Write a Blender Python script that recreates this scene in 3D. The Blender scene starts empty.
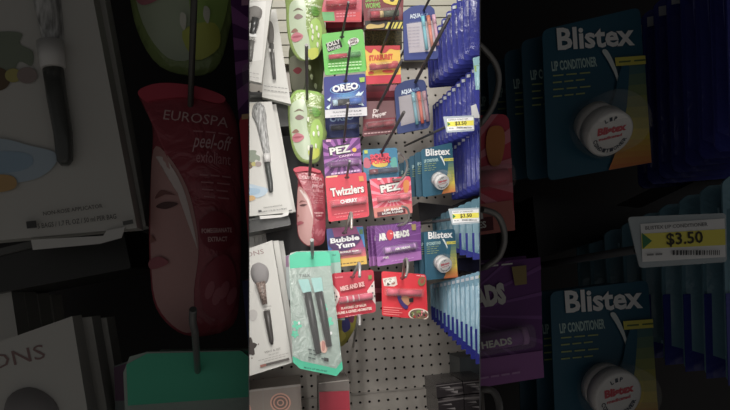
import bpy, bmesh, math, random
from mathutils import Vector, Matrix
random.seed(7)
SC = bpy.context.scene
COL = SC.collection

# ------------------------------------------------------------------ camera frame
F = 600.0
CAM = Vector((0, 0, 1.4))
yaw, pitch, roll = math.radians(7), math.radians(7), math.radians(4)
fwd = Vector((math.sin(yaw) * math.cos(pitch), math.cos(yaw) * math.cos(pitch), math.sin(pitch)))
r0 = Vector((math.cos(yaw), -math.sin(yaw), 0))
u0 = r0.cross(fwd)
rgt = r0 * math.cos(roll) - u0 * math.sin(roll)
upv = u0 * math.cos(roll) + r0 * math.sin(roll)

def ray(px, py):
    return fwd + rgt * ((px - 365) / F) + upv * ((205 - py) / F)

S = 1.0            # 1 = middle bay, 3.16 = the nearer side bays
SIDE = 'M'
OFF = Vector((0, 0, 0))
ZS = 3.16

def depth(Y):
    return Y if SIDE == 'M' else .40 + (Y - 1.28) * .6

def W(x, y, Y, dy=0.0):
    """point of the place seen at (x, y) on the plane that stands Y metres away; dy metres nearer"""
    X = (x - 365) * S + 365; Z = (y - 205) * S + 205
    Yn = depth(Y)
    d = ray(X, Z)
    p = CAM + d * (Yn / d.y)
    if dy: p = p + Vector((0, -dy, 0))
    return p + OFF

def unit(Y):
    return depth(Y) / F * S

def big(*pts):
    """coordinates measured on the enlarged side areas"""
    return [((x - 365) / ZS + 365, (y - 205) / ZS + 205) for x, y in pts]
def bg(x, y): return big((x, y))[0]

# ------------------------------------------------------------------ materials
def lin(c):
    o = []
    for v in c:
        v = v / 255
        o.append(v / 12.92 if v <= .04045 else ((v + .055) / 1.055) ** 2.4)
    g = .25 * o[0] + .6 * o[1] + .15 * o[2]
    return [v + (g - v) * .13 for v in o]        # inks of the place are a little dull
_m = {}
def M(c, rough=.45, metal=0, alpha=1, spec=.5, gain=1.15, trans=0):
    key = (tuple(c), rough, metal, alpha, spec, gain, trans)
    if key in _m: return _m[key]
    m = bpy.data.materials.new('surface'); m.use_nodes = True
    b = m.node_tree.nodes['Principled BSDF']
    l = [min(.86, v * gain) for v in lin(c)]
    b.inputs['Base Color'].default_value = (*l, 1)
    b.inputs['Roughness'].default_value = rough
    b.inputs['Metallic'].default_value = metal
    b.inputs['Alpha'].default_value = alpha
    b.inputs['Specular IOR Level'].default_value = spec
    m.diffuse_color = (*l, 1)
    _m[key] = m
    return m
def Mfilm(c, rough=.25, strength=.2, scale=45, spec=.6):
    k = ('film', tuple(c), rough, strength, scale)
    if k in _m: return _m[k]
    m = bpy.data.materials.new('film'); m.use_nodes = True; nt = m.node_tree; b = nt.nodes['Principled BSDF']
    l = [min(.86, v * 1.15) for v in lin(c)]
    b.inputs['Base Color'].default_value = (*l, 1); b.inputs['Roughness'].default_value = rough; b.inputs['Specular IOR Level'].default_value = spec
    tc = nt.nodes.new('ShaderNodeTexCoord'); n = nt.nodes.new('ShaderNodeTexNoise'); n.inputs['Scale'].default_value = scale; n.inputs['Detail'].default_value = 3; n.inputs['Distortion'].default_value = 1.2
    bp = nt.nodes.new('ShaderNodeBump'); bp.inputs['Strength'].default_value = strength; bp.inputs['Distance'].default_value = .01
    nt.links.new(tc.outputs['Object'], n.inputs['Vector']); nt.links.new(n.outputs['Fac'], bp.inputs['Height']); nt.links.new(bp.outputs[0], b.inputs['Normal'])
    m.diffuse_color = (*l, 1); _m[k] = m
    return m
def Mnoise(c1, c2, scale=40, rough=.6, bump=.0, stretch=(1, 1, 1), lo=.35, hi=.65):
    m = bpy.data.materials.new('surface'); m.use_nodes = True
    nt = m.node_tree; b = nt.nodes['Principled BSDF']
    tc = nt.nodes.new('ShaderNodeTexCoord'); mp = nt.nodes.new('ShaderNodeMapping')
    mp.inputs['Scale'].default_value = stretch
    n = nt.nodes.new('ShaderNodeTexNoise'); n.inputs['Scale'].default_value = scale
    n.inputs['Detail'].default_value = 4
    r = nt.nodes.new('ShaderNodeValToRGB')
    r.color_ramp.elements[0].position = lo; r.color_ramp.elements[1].position = hi
    r.color_ramp.elements[0].color = (*[v * 1.1 for v in lin(c1)], 1)
    r.color_ramp.elements[1].color = (*[v * 1.1 for v in lin(c2)], 1)
    nt.links.new(tc.outputs['Object'], mp.inputs[0]); nt.links.new(mp.outputs[0], n.inputs['Vector'])
    nt.links.new(n.outputs['Fac'], r.inputs[0]); nt.links.new(r.outputs[0], b.inputs['Base Color'])
    b.inputs['Roughness'].default_value = rough
    if bump:
        bp = nt.nodes.new('ShaderNodeBump'); bp.inputs['Strength'].default_value = bump
        nt.links.new(n.outputs['Fac'], bp.inputs['Height']); nt.links.new(bp.outputs[0], b.inputs['Normal'])
    return m
WHITE = M((212, 210, 205)); BLACK = M((22, 20, 22)); STEEL = M((120, 118, 118), .35, .6)
DSTEEL = M((74, 70, 70), .35, .3)
CLEAR = M((225, 228, 230), .12, 0, .10, .6)
CLEAR2 = M((225, 230, 228), .2, 0, .38, .5)

# ------------------------------------------------------------------ 2D helpers
def lerp(a, b, t): return (a[0] + (b[0] - a[0]) * t, a[1] + (b[1] - a[1]) * t)
def ell(cx, cy, rx, ry, n=20, rot=0):
    c, s = math.cos(math.radians(rot)), math.sin(math.radians(rot)); o = []
    for i in range(n):
        a = 2 * math.pi * i / n; x, y = rx * math.cos(a), ry * math.sin(a)
        o.append((cx + x * c - y * s, cy + x * s + y * c))
    return o
def rounded(pts, r, n=4):
    o = []; k = len(pts)
    for i in range(k):
        p = Vector(pts[i]); a = Vector(pts[i - 1]); b = Vector(pts[(i + 1) % k])
        ra = min(r, (a - p).length * .45, (b - p).length * .45)
        A = p + (a - p).normalized() * ra; B = p + (b - p).normalized() * ra
        for j in range(n + 1):
            t = j / n
            q = A * (1 - t) ** 2 + p * 2 * t * (1 - t) + B * t * t
            o.append((q.x, q.y))
    return o
def spline(pts, n=4):
    o = []; k = len(pts)
    for i in range(k):
        p0, p1, p2, p3 = [Vector(pts[(i + j) % k]) for j in (-1, 0, 1, 2)]
        for j in range(n):
            t = j / n
            q = .5 * ((2 * p1) + (p2 - p0) * t + (2 * p0 - 5 * p1 + 4 * p2 - p3) * t * t + (3 * p1 - p0 - 3 * p2 + p3) * t ** 3)
            o.append((q.x, q.y))
    return o
def area(p): return .5 * sum(p[i - 1][0] * p[i][1] - p[i][0] * p[i - 1][1] for i in range(len(p)))
def clip_poly(poly, conv):
    if area(conv) < 0: conv = conv[::-1]
    out = list(poly)
    for i in range(len(conv)):
        a = conv[i - 1]; b = conv[i]; inp = out; out = []
        def sd(p): return (b[0] - a[0]) * (p[1] - a[1]) - (b[1] - a[1]) * (p[0] - a[0])
        for j in range(len(inp)):
            p, q = inp[j - 1], inp[j]; sp, sq = sd(p), sd(q)
            if (sp >= 0) != (sq >= 0): out.append(lerp(p, q, sp / (sp - sq)))
            if sq >= 0: out.append(q)
        if len(out) < 3: return []
    return out
def circ_pts(q, n=18): return q

_txt = {}
def text_mesh(s, bold):
    k = (s, bold)
    if k in _txt: return _txt[k]
    c = bpy.data.curves.new('t', 'FONT'); c.body = s; c.size = 1; c.offset = bold; c.resolution_u = 2
    o = bpy.data.objects.new('t', c); COL.objects.link(o)
    bpy.context.view_layer.update()
    me = bpy.data.meshes.new_from_object(o.evaluated_get(bpy.context.evaluated_depsgraph_get()))
    vs = [tuple(v.co[:2]) for v in me.vertices]; fs = [tuple(p.vertices) for p in me.polygons]
    bpy.data.objects.remove(o); bpy.data.meshes.remove(me)
    x0 = min(v[0] for v in vs); x1 = max(v[0] for v in vs)
    y0 = min(0, 0); y1 = .70
    vs = [((x - x0) / (x1 - x0), y / y1) for x, y in vs]
    _txt[k] = (vs, fs); return _txt[k]

# ------------------------------------------------------------------ objects
ITEMS = []
class Part:
    def __init__(s, item, name, Y, parent=None, label=None):
        s.item, s.name, s.Y, s.parent, s.label = item, name, Y, parent, label
        s.bm = bmesh.new(); s.mats = []; s.lay = 0; s.H = None; s.conv = None
        s.kind = None
        item.parts.append(s)
    def mi(s, m):
        if m not in s.mats: s.mats.append(m)
        return s.mats.index(m)
    def h(s, x, y): return s.H(x, y) if s.H else 0
    def vert(s, x, y, up=0):
        u = unit(s.Y); return s.bm.verts.new(W(x, y, s.Y, (s.h(x, y) + up) * u))
    def face(s, vs, m):
        try: f = s.bm.faces.new(vs)
        except ValueError: return
        f.material_index = s.mi(m); return f
    def prism(s, pts, t, m, up=0, side=None):
        """solid plate: front at `up`, t thick (in units of a photograph pixel at this distance)"""
        if area(pts) < 0: pts = pts[::-1]
        a = [s.vert(x, y, up) for x, y in pts]; b = [s.vert(x, y, up - t) for x, y in pts]
        s.face(a[::-1], m); s.face(b, side or m)
        for i in range(len(a)): s.face([a[i - 1], a[i], b[i], b[i - 1]], side or m)
        return s
    def rings(s, pts, m, up, prof, back=None):
        cx = sum(p[0] for p in pts) / len(pts); cy = sum(p[1] for p in pts) / len(pts)
        if area(pts) < 0: pts = pts[::-1]
        prev = None; first = None
        for k, hh in prof:
            if k == 0:
                c = s.vert(cx, cy, up + hh)
                for i in range(len(prev)): s.face([prev[i], prev[i - 1], c], m).smooth = True if m else None
                break
            cur = [s.vert(cx + (x - cx) * k, cy + (y - cy) * k, up + hh) for x, y in pts]
            if prev:
                for i in range(len(cur)):
                    f = s.face([prev[i], prev[i - 1], cur[i - 1], cur[i]], m)
                    if f: f.smooth = True
            else: first = cur
            prev = cur
        if back is not None:
            b = [s.vert(x, y, up - back) for x, y in pts]
            s.face(b, m)
            for i in range(len(b)): s.face([first[i - 1], first[i], b[i], b[i - 1]], m)
        return s
    def pillow(s, pts, m, bulge, back=.6):
        """soft body: sets the height function later prints follow"""
        cx = sum(p[0] for p in pts) / len(pts); cy = sum(p[1] for p in pts) / len(pts)
        def H(x, y):
            dx, dy = x - cx, y - cy; best = 1e9
            if abs(dx) + abs(dy) < 1e-6: return bulge
            for i in range(len(pts)):
                ax, ay = pts[i - 1][0] - cx, pts[i - 1][1] - cy; bx, by = pts[i][0] - cx, pts[i][1] - cy
                den = dx * (by - ay) - dy * (bx - ax)
                if abs(den) < 1e-9: continue
                t = (ax * (by - ay) - ay * (bx - ax)) / den
                u = (ax * dy - ay * dx) / den
                if t > 0 and -1e-6 <= u <= 1 + 1e-6: best = min(best, t)
            rho = min(1, 1 / best) if best < 1e8 else 1
            return bulge * (1 - rho ** 2.5)
        s.H = H
        s.rings(pts, m, 0, [(1, 0), (.93, 0), (.84, 0), (.7, 0), (.5, 0), (.25, 0), (0, 0)], back)
        s.out = pts
        return s
    def print(s, pts, m, step=.14):
        """ink printed on the surface of this part"""
        if s.conv:
            pts = clip_poly(pts, s.conv)
            if not pts: return s
        s.lay += step
        if s.H:
            return s.rings(pts, m, s.lay, [(1, 0), (.8, 0), (.6, 0), (.4, 0), (.2, 0), (0, 0)])
        if area(pts) < 0: pts = pts[::-1]
        s.face([s.vert(x, y, s.lay) for x, y in pts][::-1], m)
        return s
    def text(s, body, p0, p1, hgt, m, bold=.012, step=.14, shear=0):
        """lettering: baseline from p0 to p1, capitals hgt high"""
        s.lay += step
        vs, fs = text_mesh(body, bold)
        d = Vector((p1[0] - p0[0], p1[1] - p0[1])); L = d.length; e = d / L; n = Vector((e.y, -e.x))
        bv = []
        for u, v in vs:
            q = Vector(p0) + e * (u * L + shear * v * hgt) + n * (v * hgt)
            bv.append(s.vert(q.x, q.y, s.lay))
        for f in fs: s.face([bv[i] for i in f], m)
        return s
    def tube(s, p0, p1, r, m, up=None, seg=16, r1=None, ends=True):
        """cylinder lying on the card from p0 to p1"""
        up = r if up is None else up; r1 = r if r1 is None else r1
        A = W(p0[0], p0[1], s.Y, up * unit(s.Y)); B = W(p1[0], p1[1], s.Y, up * unit(s.Y))
        s.cyl([A, B], [r * unit(s.Y), r1 * unit(s.Y)], m, seg, ends); return s
    def cyl(s, P, R, m, seg=12, ends=True):
        prev = None; n = len(P); ref = None
        for i in range(n):
            t = (P[min(i + 1, n - 1)] - P[max(i - 1, 0)]).normalized()
            if ref is None:
                ref = t.cross(Vector((0.13, .2, 1))).normalized()
            a = (ref - t * ref.dot(t)).normalized(); ref = a; b = t.cross(a)
            cur = [s.bm.verts.new(P[i] + (a * math.cos(2 * math.pi * k / seg) + b * math.sin(2 * math.pi * k / seg)) * R[i]) for k in range(seg)]
            if prev:
                for k in range(seg):
                    f = s.face([prev[k - 1], prev[k], cur[k], cur[k - 1]], m)
                    if f: f.smooth = True
            elif ends: s.face(cur[::-1], m)
            prev = cur
        if ends: s.face(prev, m)
        return s
    def box3(s, c, d, m):
        """axis aligned block, centre c, size d"""
        v = [s.bm.verts.new(Vector((c[0] + d[0] * i / 2, c[1] + d[1] * j / 2, c[2] + d[2] * k / 2))) for i in (-1, 1) for j in (-1, 1) for k in (-1, 1)]
        for q in ((0, 1, 3, 2), (4, 6, 7, 5), (0, 4, 5, 1), (2, 3, 7, 6), (0, 2, 6, 4), (1, 5, 7, 3)): s.face([v[i] for i in q], m)
        return s

class Item:
    def __init__(s, name, label, cat, group=None, solo=False):
        s.name, s.label, s.cat, s.group, s.solo = name, label, cat, group, solo
        s.parts = []; ITEMS.append(s)
    def part(s, name, Y, parent=None, label=None): return Part(s, name, Y, parent, label)

def col_plane(px, inward):
    a, b = ray(px, 0), ray(px, 410); n = a.cross(b).normalized()
    if n.dot(ray(px + inward * 50, 205)) < 0: n = -n
    return n
def clip(bm, side):
    pls = {'M': [(249.5, 1), (479.5, -1)], 'L': [(248.5, -1)], 'R': [(480.5, 1)]}[side]
    for px, inw in pls:
        n = col_plane(px, inw)
        if all((v.co - CAM).dot(n) >= 0 for v in bm.verts): continue
        g = bm.verts[:] + bm.edges[:] + bm.faces[:]
        r = bmesh.ops.bisect_plane(bm, geom=g, dist=1e-6, plane_co=CAM, plane_no=n, clear_inner=True)
        ed = [e for e in r['geom_cut'] if isinstance(e, bmesh.types.BMEdge) and e.is_boundary]
        if ed:
            try: bmesh.ops.holes_fill(bm, edges=ed, sides=0)
            except Exception: pass

def flush():
    """link every finished item, cut where the bay's divider stands"""
    global ITEMS
    for it in ITEMS:
        live = []
        for p in it.parts:
            clip(p.bm, SIDE)
            if len(p.bm.faces): live.append(p)
        if not live: continue
        pts = [v.co for p in live for v in p.bm.verts]
        lo = Vector([min(v[i] for v in pts) for i in range(3)]); hi = Vector([max(v[i] for v in pts) for i in range(3)])
        base = Vector(((lo.x + hi.x) / 2, (lo.y + hi.y) / 2, lo.z))
        root = None; obs = {}
        if not (it.solo and len(live) == 1):
            root = bpy.data.objects.new(it.name, None); root.empty_display_size = .01; COL.objects.link(root); root.location = base
        for p in live:
            bmesh.ops.transform(p.bm, matrix=Matrix.Translation(-base), verts=p.bm.verts)
            me = bpy.data.meshes.new(p.name); p.bm.to_mesh(me); p.bm.free()
            for m in p.mats: me.materials.append(m)
            o = bpy.data.objects.new(p.name if root else it.name, me); COL.objects.link(o)
            if root:
                o.parent = obs.get(p.parent, root)
                if p.label: o['label'] = p.label
            else:
                o.location = base; root = o
            obs[p] = o
        root['label'] = it.label; root['category'] = it.cat
        if it.group: root['group'] = it.group
    ITEMS = []

# ------------------------------------------------------------------ kinds of things
def where(a):
    return a + (' in the lit middle bay' if SIDE == 'M' else ' in the dark left bay' if SIDE == 'L' else ' in the dark right bay')

def card(name, label, c4, Y, base, r=3, hole=None, group=None, cat='lip balm', slot=(2.6, 1.3)):
    it = Item(name, where(label), cat, group)
    p = it.part('card', Y); p.conv = c4
    p.prism(rounded(c4, r), .5, base)
    if hole: p.print(ell(hole[0], hole[1], slot[0], slot[1], 14, -5), BLACK)
    return it, p
def balm(it, Y, p0, p1, r, body, capm=None, capside=1, frac=.36, blister=True, mid=None):
    """stick under a clear blister"""
    t = it.part('lip_balm_stick', Y)
    q = lerp(p0, p1, 1 - frac) if capside > 0 else lerp(p0, p1, frac)
    if capside > 0:
        t.tube(p0, q, r * .92, body, up=r + .3); c = it.part('cap', Y, t); c.tube(q, p1, r, capm or body, up=r + .3)
    else:
        t.tube(q, p1, r * .92, body, up=r + .3); c = it.part('cap', Y, t); c.tube(p0, q, r, capm or body, up=r + .3)
    if mid:
        a, b = lerp(p0, p1, mid[0]), lerp(p0, p1, mid[1]); t.tube(a, b, r * .96, mid[2], up=r + .3)
    if blister:
        b = it.part('blister', Y)
        d = Vector((p1[0] - p0[0], p1[1] - p0[1])).normalized(); n = Vector((d.y, -d.x)); R = r * 1.35
        A, B = Vector(p0) - d * r, Vector(p1) + d * r
        out = rounded([tuple(A + n * R), tuple(B + n * R), tuple(B - n * R), tuple(A - n * R)], R * .6, 4)
        b.rings(out, CLEAR, .2, [(1, 0), (.985, r * 1.2), (.95, r * 2.1), (.85, r * 2.35), (.5, r * 2.4), (0, r * 2.4)])
    return t
def lines(p, pts, m, h=.5, rnd=True):
    """rows of fine print"""
    for a, b in pts:
        n = max(2, int((b[0] - a[0]) / 3.2)); x = 0
        for i in range(n):
            s0 = lerp(a, b, (i + .06) / n); s1 = lerp(a, b, (i + .84) / n)
            p.print([(s0[0], s0[1] - h), (s1[0], s1[1] - h), (s1[0], s1[1] + h), (s0[0], s0[1] + h)], m, .03)
def rays(p, cx, cy, R, n, m, a0=0, w=.5):
    for i in range(n):
        a = a0 + 2 * math.pi * i / n; b = a + 2 * math.pi / n * w
        p.print([(cx, cy), (cx + R * math.cos(a), cy + R * math.sin(a)), (cx + R * math.cos(b), cy + R * math.sin(b))], m, .01)
    p.lay += .1
def grad(p, q, c0, c1, n=6):
    """q = TL,TR,BR,BL ; colour runs downwards"""
    for i in range(n):
        t0, t1 = i / n, (i + 1) / n
        c = [c0[k] + (c1[k] - c0[k]) * (i / (n - 1)) for k in range(3)]
        p.print([lerp(q[0], q[3], t0), lerp(q[1], q[2], t0), lerp(q[1], q[2], t1), lerp(q[0], q[3], t1)], M(c), .004)
    p.lay += .1
VP = (285, 364)
def hook(label, H, T, Yh, r=1.15, curl=None, m=None, group='peg hooks'):
    it = Item('peg_hook', where(label), 'hook', group)
    ratio = math.hypot(H[0] - VP[0], H[1] - VP[1]) / math.hypot(T[0] - VP[0], T[1] - VP[1])
    Yt = max(.95, Yh * ratio)
    if SIDE != 'M': Yt = max(Yt, 1.13)
    p = it.part('rod', Yh)
    A = W(H[0], H[1], Yh); B = W(T[0], T[1], Yt)
    d = (A - B) / (A.y - B.y)
    back = min(.22, .6) if SIDE == 'M' else .12
    E = A + d * back
    P = [E, A, B]
    R = [r * unit(Yh)] * 3
    m = m or DSTEEL
    if curl:
        cv = [T] + list(curl); sm = []
        for i in range(len(cv) - 1):
            p0, p1, p2, p3 = [Vector(cv[min(max(i + j, 0), len(cv) - 1)]) for j in (-1, 0, 1, 2)]
            for j in range(1, 5):
                t = j / 4; sm.append(.5 * ((2 * p1) + (p2 - p0) * t + (2 * p0 - 5 * p1 + 4 * p2 - p3) * t * t + (3 * p1 - p0 - 3 * p2 + p3) * t ** 3))
        Q = [W(v.x, v.y, Yt - .002 * i) for i, v in enumerate(sm)]
        P += Q; R += [r * unit(Yh)] * len(Q)
    p.cyl(P, R, m, 10)
    return it

# ================================================================== products
def c_jolly():
    c4 = [(321.5, 34), (363, 29), (367, 71), (325, 75.5)]
    it, p = card('lip_balm_card', 'green carded lip balm with a red and green stick', c4, 1.30, M((98, 190, 74)), 2.5, (342, 37))
    p.print(rounded([(325.5, 44), (340, 39), (342.5, 47), (328, 52.5)], 1), BLACK)
    p.text('JOLLY', (327, 47.3), (340.5, 43.2), 4.2, WHITE, .03)
    p.text('RANCHER', (328, 51.5), (341, 48), 3, M((215, 215, 210)), .02)
    p.print(ell(353.3, 41.7, 5.8, 3.6, 20, -15), WHITE)
    p.text('GREEN', (349.5, 42), (357, 40), 2.1, M((90, 40, 60)), .03)
    p.text('APPLE', (350, 45), (357.5, 43), 2.1, M((90, 40, 60)), .03)
    balm(it, 1.30, (328.5, 58.2), (360, 55), 2.6, M((205, 50, 75)), M((70, 150, 70)), 1, .42)
    lines(p, [((328, 64.5), (362, 62)), ((328, 67), (362, 64.8)), ((330, 71), (360, 68.5))], M((190, 225, 170)), .6)
def c_pink_top():
    c4 = [(319.5, -12), (362, -14), (361.5, 22), (322, 22)]
    it, p = card('lip_balm_card', 'pink carded lip balm above the green card', c4, 1.31, M((205, 80, 100)), 2)
    p.print([(322, 11), (362, 9.5), (361.5, 22), (322.5, 22)], M((196, 62, 78)))
    p.print([(322, 12), (334, 12), (335, 21), (323, 21)], M((95, 170, 100)))
    p.print([(346, 13), (360, 12), (360, 21), (343, 21)], M((210, 50, 60)))
    lines(p, [((336, 14), (356, 13)), ((336, 17), (356, 16))], M((220, 120, 130)), .7)
    balm(it, 1.31, (326, 5.5), (356, 3.5), 3.2, M((205, 40, 60)), M((215, 60, 85)), 1, .3)
    it, p = card('lip_balm_card', 'dark red card hanging behind the pink card', [(324, -8), (364, -8), (364, 31.5), (326, 33)], 1.36, M((92, 26, 36)), 2)
    p.print([(326, 22), (364, 22), (364, 27), (326, 28)], M((130, 34, 44)))
def c_oreo():
    c4 = [(323.5, 77), (365.5, 73.5), (367, 116), (325, 118.5)]
    it, p = card('lip_balm_card', 'dark blue carded lip balm with white foot band', c4, 1.29, M((52, 58, 132)), 2.5, (345.5, 81))
    for k in range(5): p.print(ell(347, 96, 17 - 3 * k, 8 - 1.4 * k, 20, -6), M((56 + 8 * k, 76 + 18 * k, 150 + 12 * k)), .05)
    p.print(ell(345, 88.5, 15.2, 5.2, 26, -8), M((120, 175, 225)))
    p.print(ell(345, 88.5, 14.4, 4.6, 26, -8), M((40, 44, 110)))
    p.text('OREO', (332.8, 92.6), (358.5, 88.6), 6.2, M((225, 228, 230)), .05)
    p.print([(359, 78), (364.5, 77.5), (364.5, 82), (360, 82.5)], M((150, 190, 60)))
    for q in ([(355, 96), (359, 91.5), (360, 93.5), (364, 91), (361, 96)], [(358, 105), (364, 106), (361, 102)], [(327, 100), (331, 97), (330, 102)], [(326, 108), (331, 104), (329, 110)]):
        p.print(q, M((200, 220, 235)))
    p.print([(325, 110.5), (366.8, 107.5), (367, 116), (325, 118.5)], M((205, 202, 205)))
    p.text('FLAVORED LIP BALM', (333, 113.7), (361, 111.8), 1.5, M((80, 80, 90)), .01)
    lines(p, [((330, 116.6), (362, 114.3))], M((150, 150, 155)), .35)
    balm(it, 1.29, (332.5, 104), (361, 101.5), 3.3, M((28, 28, 34)), M((40, 100, 190)), 1, .42, mid=(.0, .17, M((170, 200, 215))))
def c_oreo2():
    c4 = [(325, 110), (359, 108), (359.5, 137), (326, 138)]
    it, p = card('lip_balm_card', 'second dark blue card hanging below the white-footed blue card', c4, 1.40, M((44, 54, 112)), 2)
    p.text('OREO', (330, 122), (354, 119), 5, M((140, 165, 200)), .04)
    balm(it, 1.40, (331, 129), (357, 127), 2.6, M((26, 28, 44)), M((36, 70, 150)), 1, .4)
def c_pez_purple():
    c4 = [(322.5, 140), (360, 137.5), (362, 173), (325, 178)]
    it, p = card('lip_balm_card', 'purple carded lip balm with dark rays', c4, 1.30, M((156, 86, 164)), 2.5, (344, 142))
    rays(p, 342, 156, 40, 15, M((92, 32, 108)))
    p.text('PEZ', (329.4, 155.6), (351.6, 151.8), 7.8, BLACK, .08); p.text('PEZ', (330.2, 155), (350.8, 151.5), 6.6, WHITE, .04)
    p.print(ell(354.3, 150, 2.1, 2.1), M((225, 170, 40)))
    p.print([(326, 139.3), (331, 139), (331, 142), (326, 142.3)], M((205, 150, 190)))
    p.text('CANDY', (339, 158), (354, 155.6), 2, M((225, 190, 215)), .03)
    lines(p, [((331, 174.3), (360, 170.5))], M((215, 180, 220)), .9)
    balm(it, 1.30, (329, 165.8), (358.5, 162.5), 2.9, M((112, 40, 118)), M((125, 58, 135)), 1, .36)
def c_twizzlers():
    c4 = [(325, 176.5), (366, 172), (369.5, 216.5), (328.5, 222)]
    it, p = card('lip_balm_card', 'plain red carded lip balm with large white lettering', c4, 1.27, M((205, 38, 62)), 3, (347, 177.5))
    p.print([(326, 176.3), (338, 175), (337, 177), (326, 178)], M((225, 180, 130)))
    p.text('Twizzlers', (330.6, 197.2), (365, 192.2), 8.8, M((120, 16, 30)), .05)
    p.text('Twizzlers', (331.2, 196.6), (364.2, 191.8), 7.8, WHITE, .035)
    p.print([(358.5, 176.5), (363, 176), (364, 181), (359.5, 181.6)], M((200, 130, 50)))
    p.text('CHERRY', (340, 204.6), (357, 202.2), 3.4, M((235, 225, 225)), .04, step=6.4)
    p.lay = .3
    p.print([(331, 207), (366, 203), (367, 211.5), (332, 216)], M((180, 30, 52)))
    balm(it, 1.27, (331.5, 204.8), (365.5, 200.4), 2.9, M((215, 62, 90)), M((222, 80, 105)), 1, .3)
    lines(p, [((334, 214.5), (364, 210.7)), ((336, 217.5), (360, 214.5))], M((225, 120, 130)), .35)
def c_bubble():
    c4 = [(326, 228.5), (363, 225.5), (367, 264), (330, 268)]
    it, p = card('lip_balm_card', 'magenta and blue carded lip balm with yellow foot', c4, 1.31, M((150, 56, 118)), 2.5, (344.5, 233))
    p.print([(326, 229), (332, 228.6), (338, 251), (328, 252)], M((70, 76, 150)))
    p.print(spline([(326, 246), (332, 243), (337, 249), (334, 253), (328, 253)]), M((40, 96, 165)))
    p.print([(356, 227), (363.2, 226.6), (365.6, 252), (362, 240)], M((40, 120, 180)))
    p.print([(359, 229.5), (362.6, 229.2), (363, 234), (359.6, 234.4)], M((70, 120, 70)))
    grad(p, [(331, 250), (365.4, 247), (366.2, 256.5), (332, 260)], (160, 60, 110), (215, 110, 100), 5)
    p.print([(330, 260), (366.4, 256), (367, 264), (330.5, 268)], M((215, 172, 54)))
    lines(p, [((339, 264.4), (364, 261.4))], M((120, 90, 40)), .5)
    blob = spline([(328, 243), (332, 238), (345, 236), (357, 234), (361, 238), (357, 244), (348, 250), (337, 251), (331, 248)])
    p.print(blob, M((66, 26, 88)))
    p.text('Bubble', (330.5, 243.4), (359.5, 239.4), 4.7, M((228, 224, 228)), .045)
    p.text('Yum', (336, 248.8), (355, 246), 4.6, M((228, 224, 228)), .045)
    balm(it, 1.31, (334, 254.5), (361, 251.8), 1.9, M((150, 66, 110)), M((190, 120, 150)), 1, .3)
    p.text('BUBBLE GUM', (340, 253.6), (358, 251.6), 1.7, WHITE, .03, step=3.9)
def c_mike():
    c4 = [(331.5, 273.5), (373.5, 269.5), (376, 312), (335, 319)]
    it, p = card('lip_balm_card', 'crimson carded lip balm with white side triangles', c4, 1.28, M((192, 24, 54)), 3, (352.5, 277))
    p.print([(332.5, 284), (339, 292.5), (340, 297), (334, 311)], M((215, 195, 190)))
    p.print([(374.5, 280), (367, 291), (368, 294), (376, 305)], M((215, 195, 190)))
    for x, y in ((334.3, 293), (335, 300), (336.5, 296.5), (372, 286), (372.6, 293), (371.6, 299), (374.4, 296)): p.print(ell(x, y, .9, .9, 8), M((40, 60, 60)))
    p.print([(340, 286.5), (364, 282), (365, 287), (341, 292)], M((150, 14, 36)))
    p.text('MIKE AND IKE', (340.6, 291), (364.4, 285.8), 4.2, M((226, 176, 172)), .05)
    p.text('FLAVORED', (335, 278.4), (343, 277.6), 1.4, M((225, 150, 160)), .02)
    p.print([(368, 275.5), (371.5, 275), (371.5, 279), (368.2, 279.4)], M((110, 130, 60)))
    for x in (347, 354, 363): p.print(ell(x, 305.3 - (x - 347) * .12, 2, 1, 10, -8), M((150, 70, 60)))
    p.text('FLAVORED LIP BALM', (341, 309.5), (366, 306), 2.2, M((238, 190, 180)), .04)
    p.text('BAUME A LEVRES AROMATISE', (336.5, 314.6), (371.5, 309.3), 2.5, M((240, 200, 190)), .04)
    lines(p, [((345, 316.5), (362, 314))], M((230, 150, 160)), .3)
    t = balm(it, 1.28, (339, 300.4), (372, 295.4), 3.1, M((212, 66, 98)), M((220, 84, 115)), 1, .4)
    for k in range(4): t.tube(lerp((339, 300.4), (372, 295.4), .22 + .18 * k), lerp((339, 300.4), (372, 295.4), .27 + .18 * k), 3.04, M((225, 190, 195)), up=3.4)
def c_trolli():
    c4 = [(361.5, -12), (404, -14), (402.5, 30), (365, 30)]
    it, p = card('lip_balm_card', 'dark red carded lip balm with green lettering', c4, 1.31, M((120, 28, 40)), 2)
    p.text('SOUR', (365.5, 2), (379, 1), 5, M((120, 180, 60)), .03); p.text('WORMS', (365.5, 8.5), (380.5, 7.5), 5, M((120, 180, 60)), .03)
    p.print(spline([(384, -6), (398, -8), (401, 0), (396, 5), (388, 4), (383, 1)]), M((225, 195, 40)))
    p.print(ell(392, 0, 2.4, 2), M((60, 30, 30)))
    p.print([(365, 21), (402.8, 20), (402.6, 30), (365, 30)], M((40, 34, 32)))
    for k in range(5): p.print([(385 + 4 * k, 29), (388 + 4 * k, 22.5), (390.5 + 4 * k, 22.5), (387.5 + 4 * k, 29)], M((215, 200, 60)))
    p.print(spline([(366, 27), (370, 24.5), (378, 25.5), (384, 24), (383, 28), (374, 29), (367, 29.5)]), M((200, 170, 90)))
    balm(it, 1.31, (370, 16.5), (398, 14.5), 3.6, M((75, 86, 60)), M((196, 44, 66)), -1, .32, mid=(.32, .45, M((220, 190, 120))))
    it, p = card('lip_balm_card', 'mottled olive card hanging below the worm card', [(364, 24), (402, 24), (402, 50), (365, 50)], 1.38, Mnoise((46, 50, 34), (110, 96, 50), 260, .5), 2)
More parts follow.
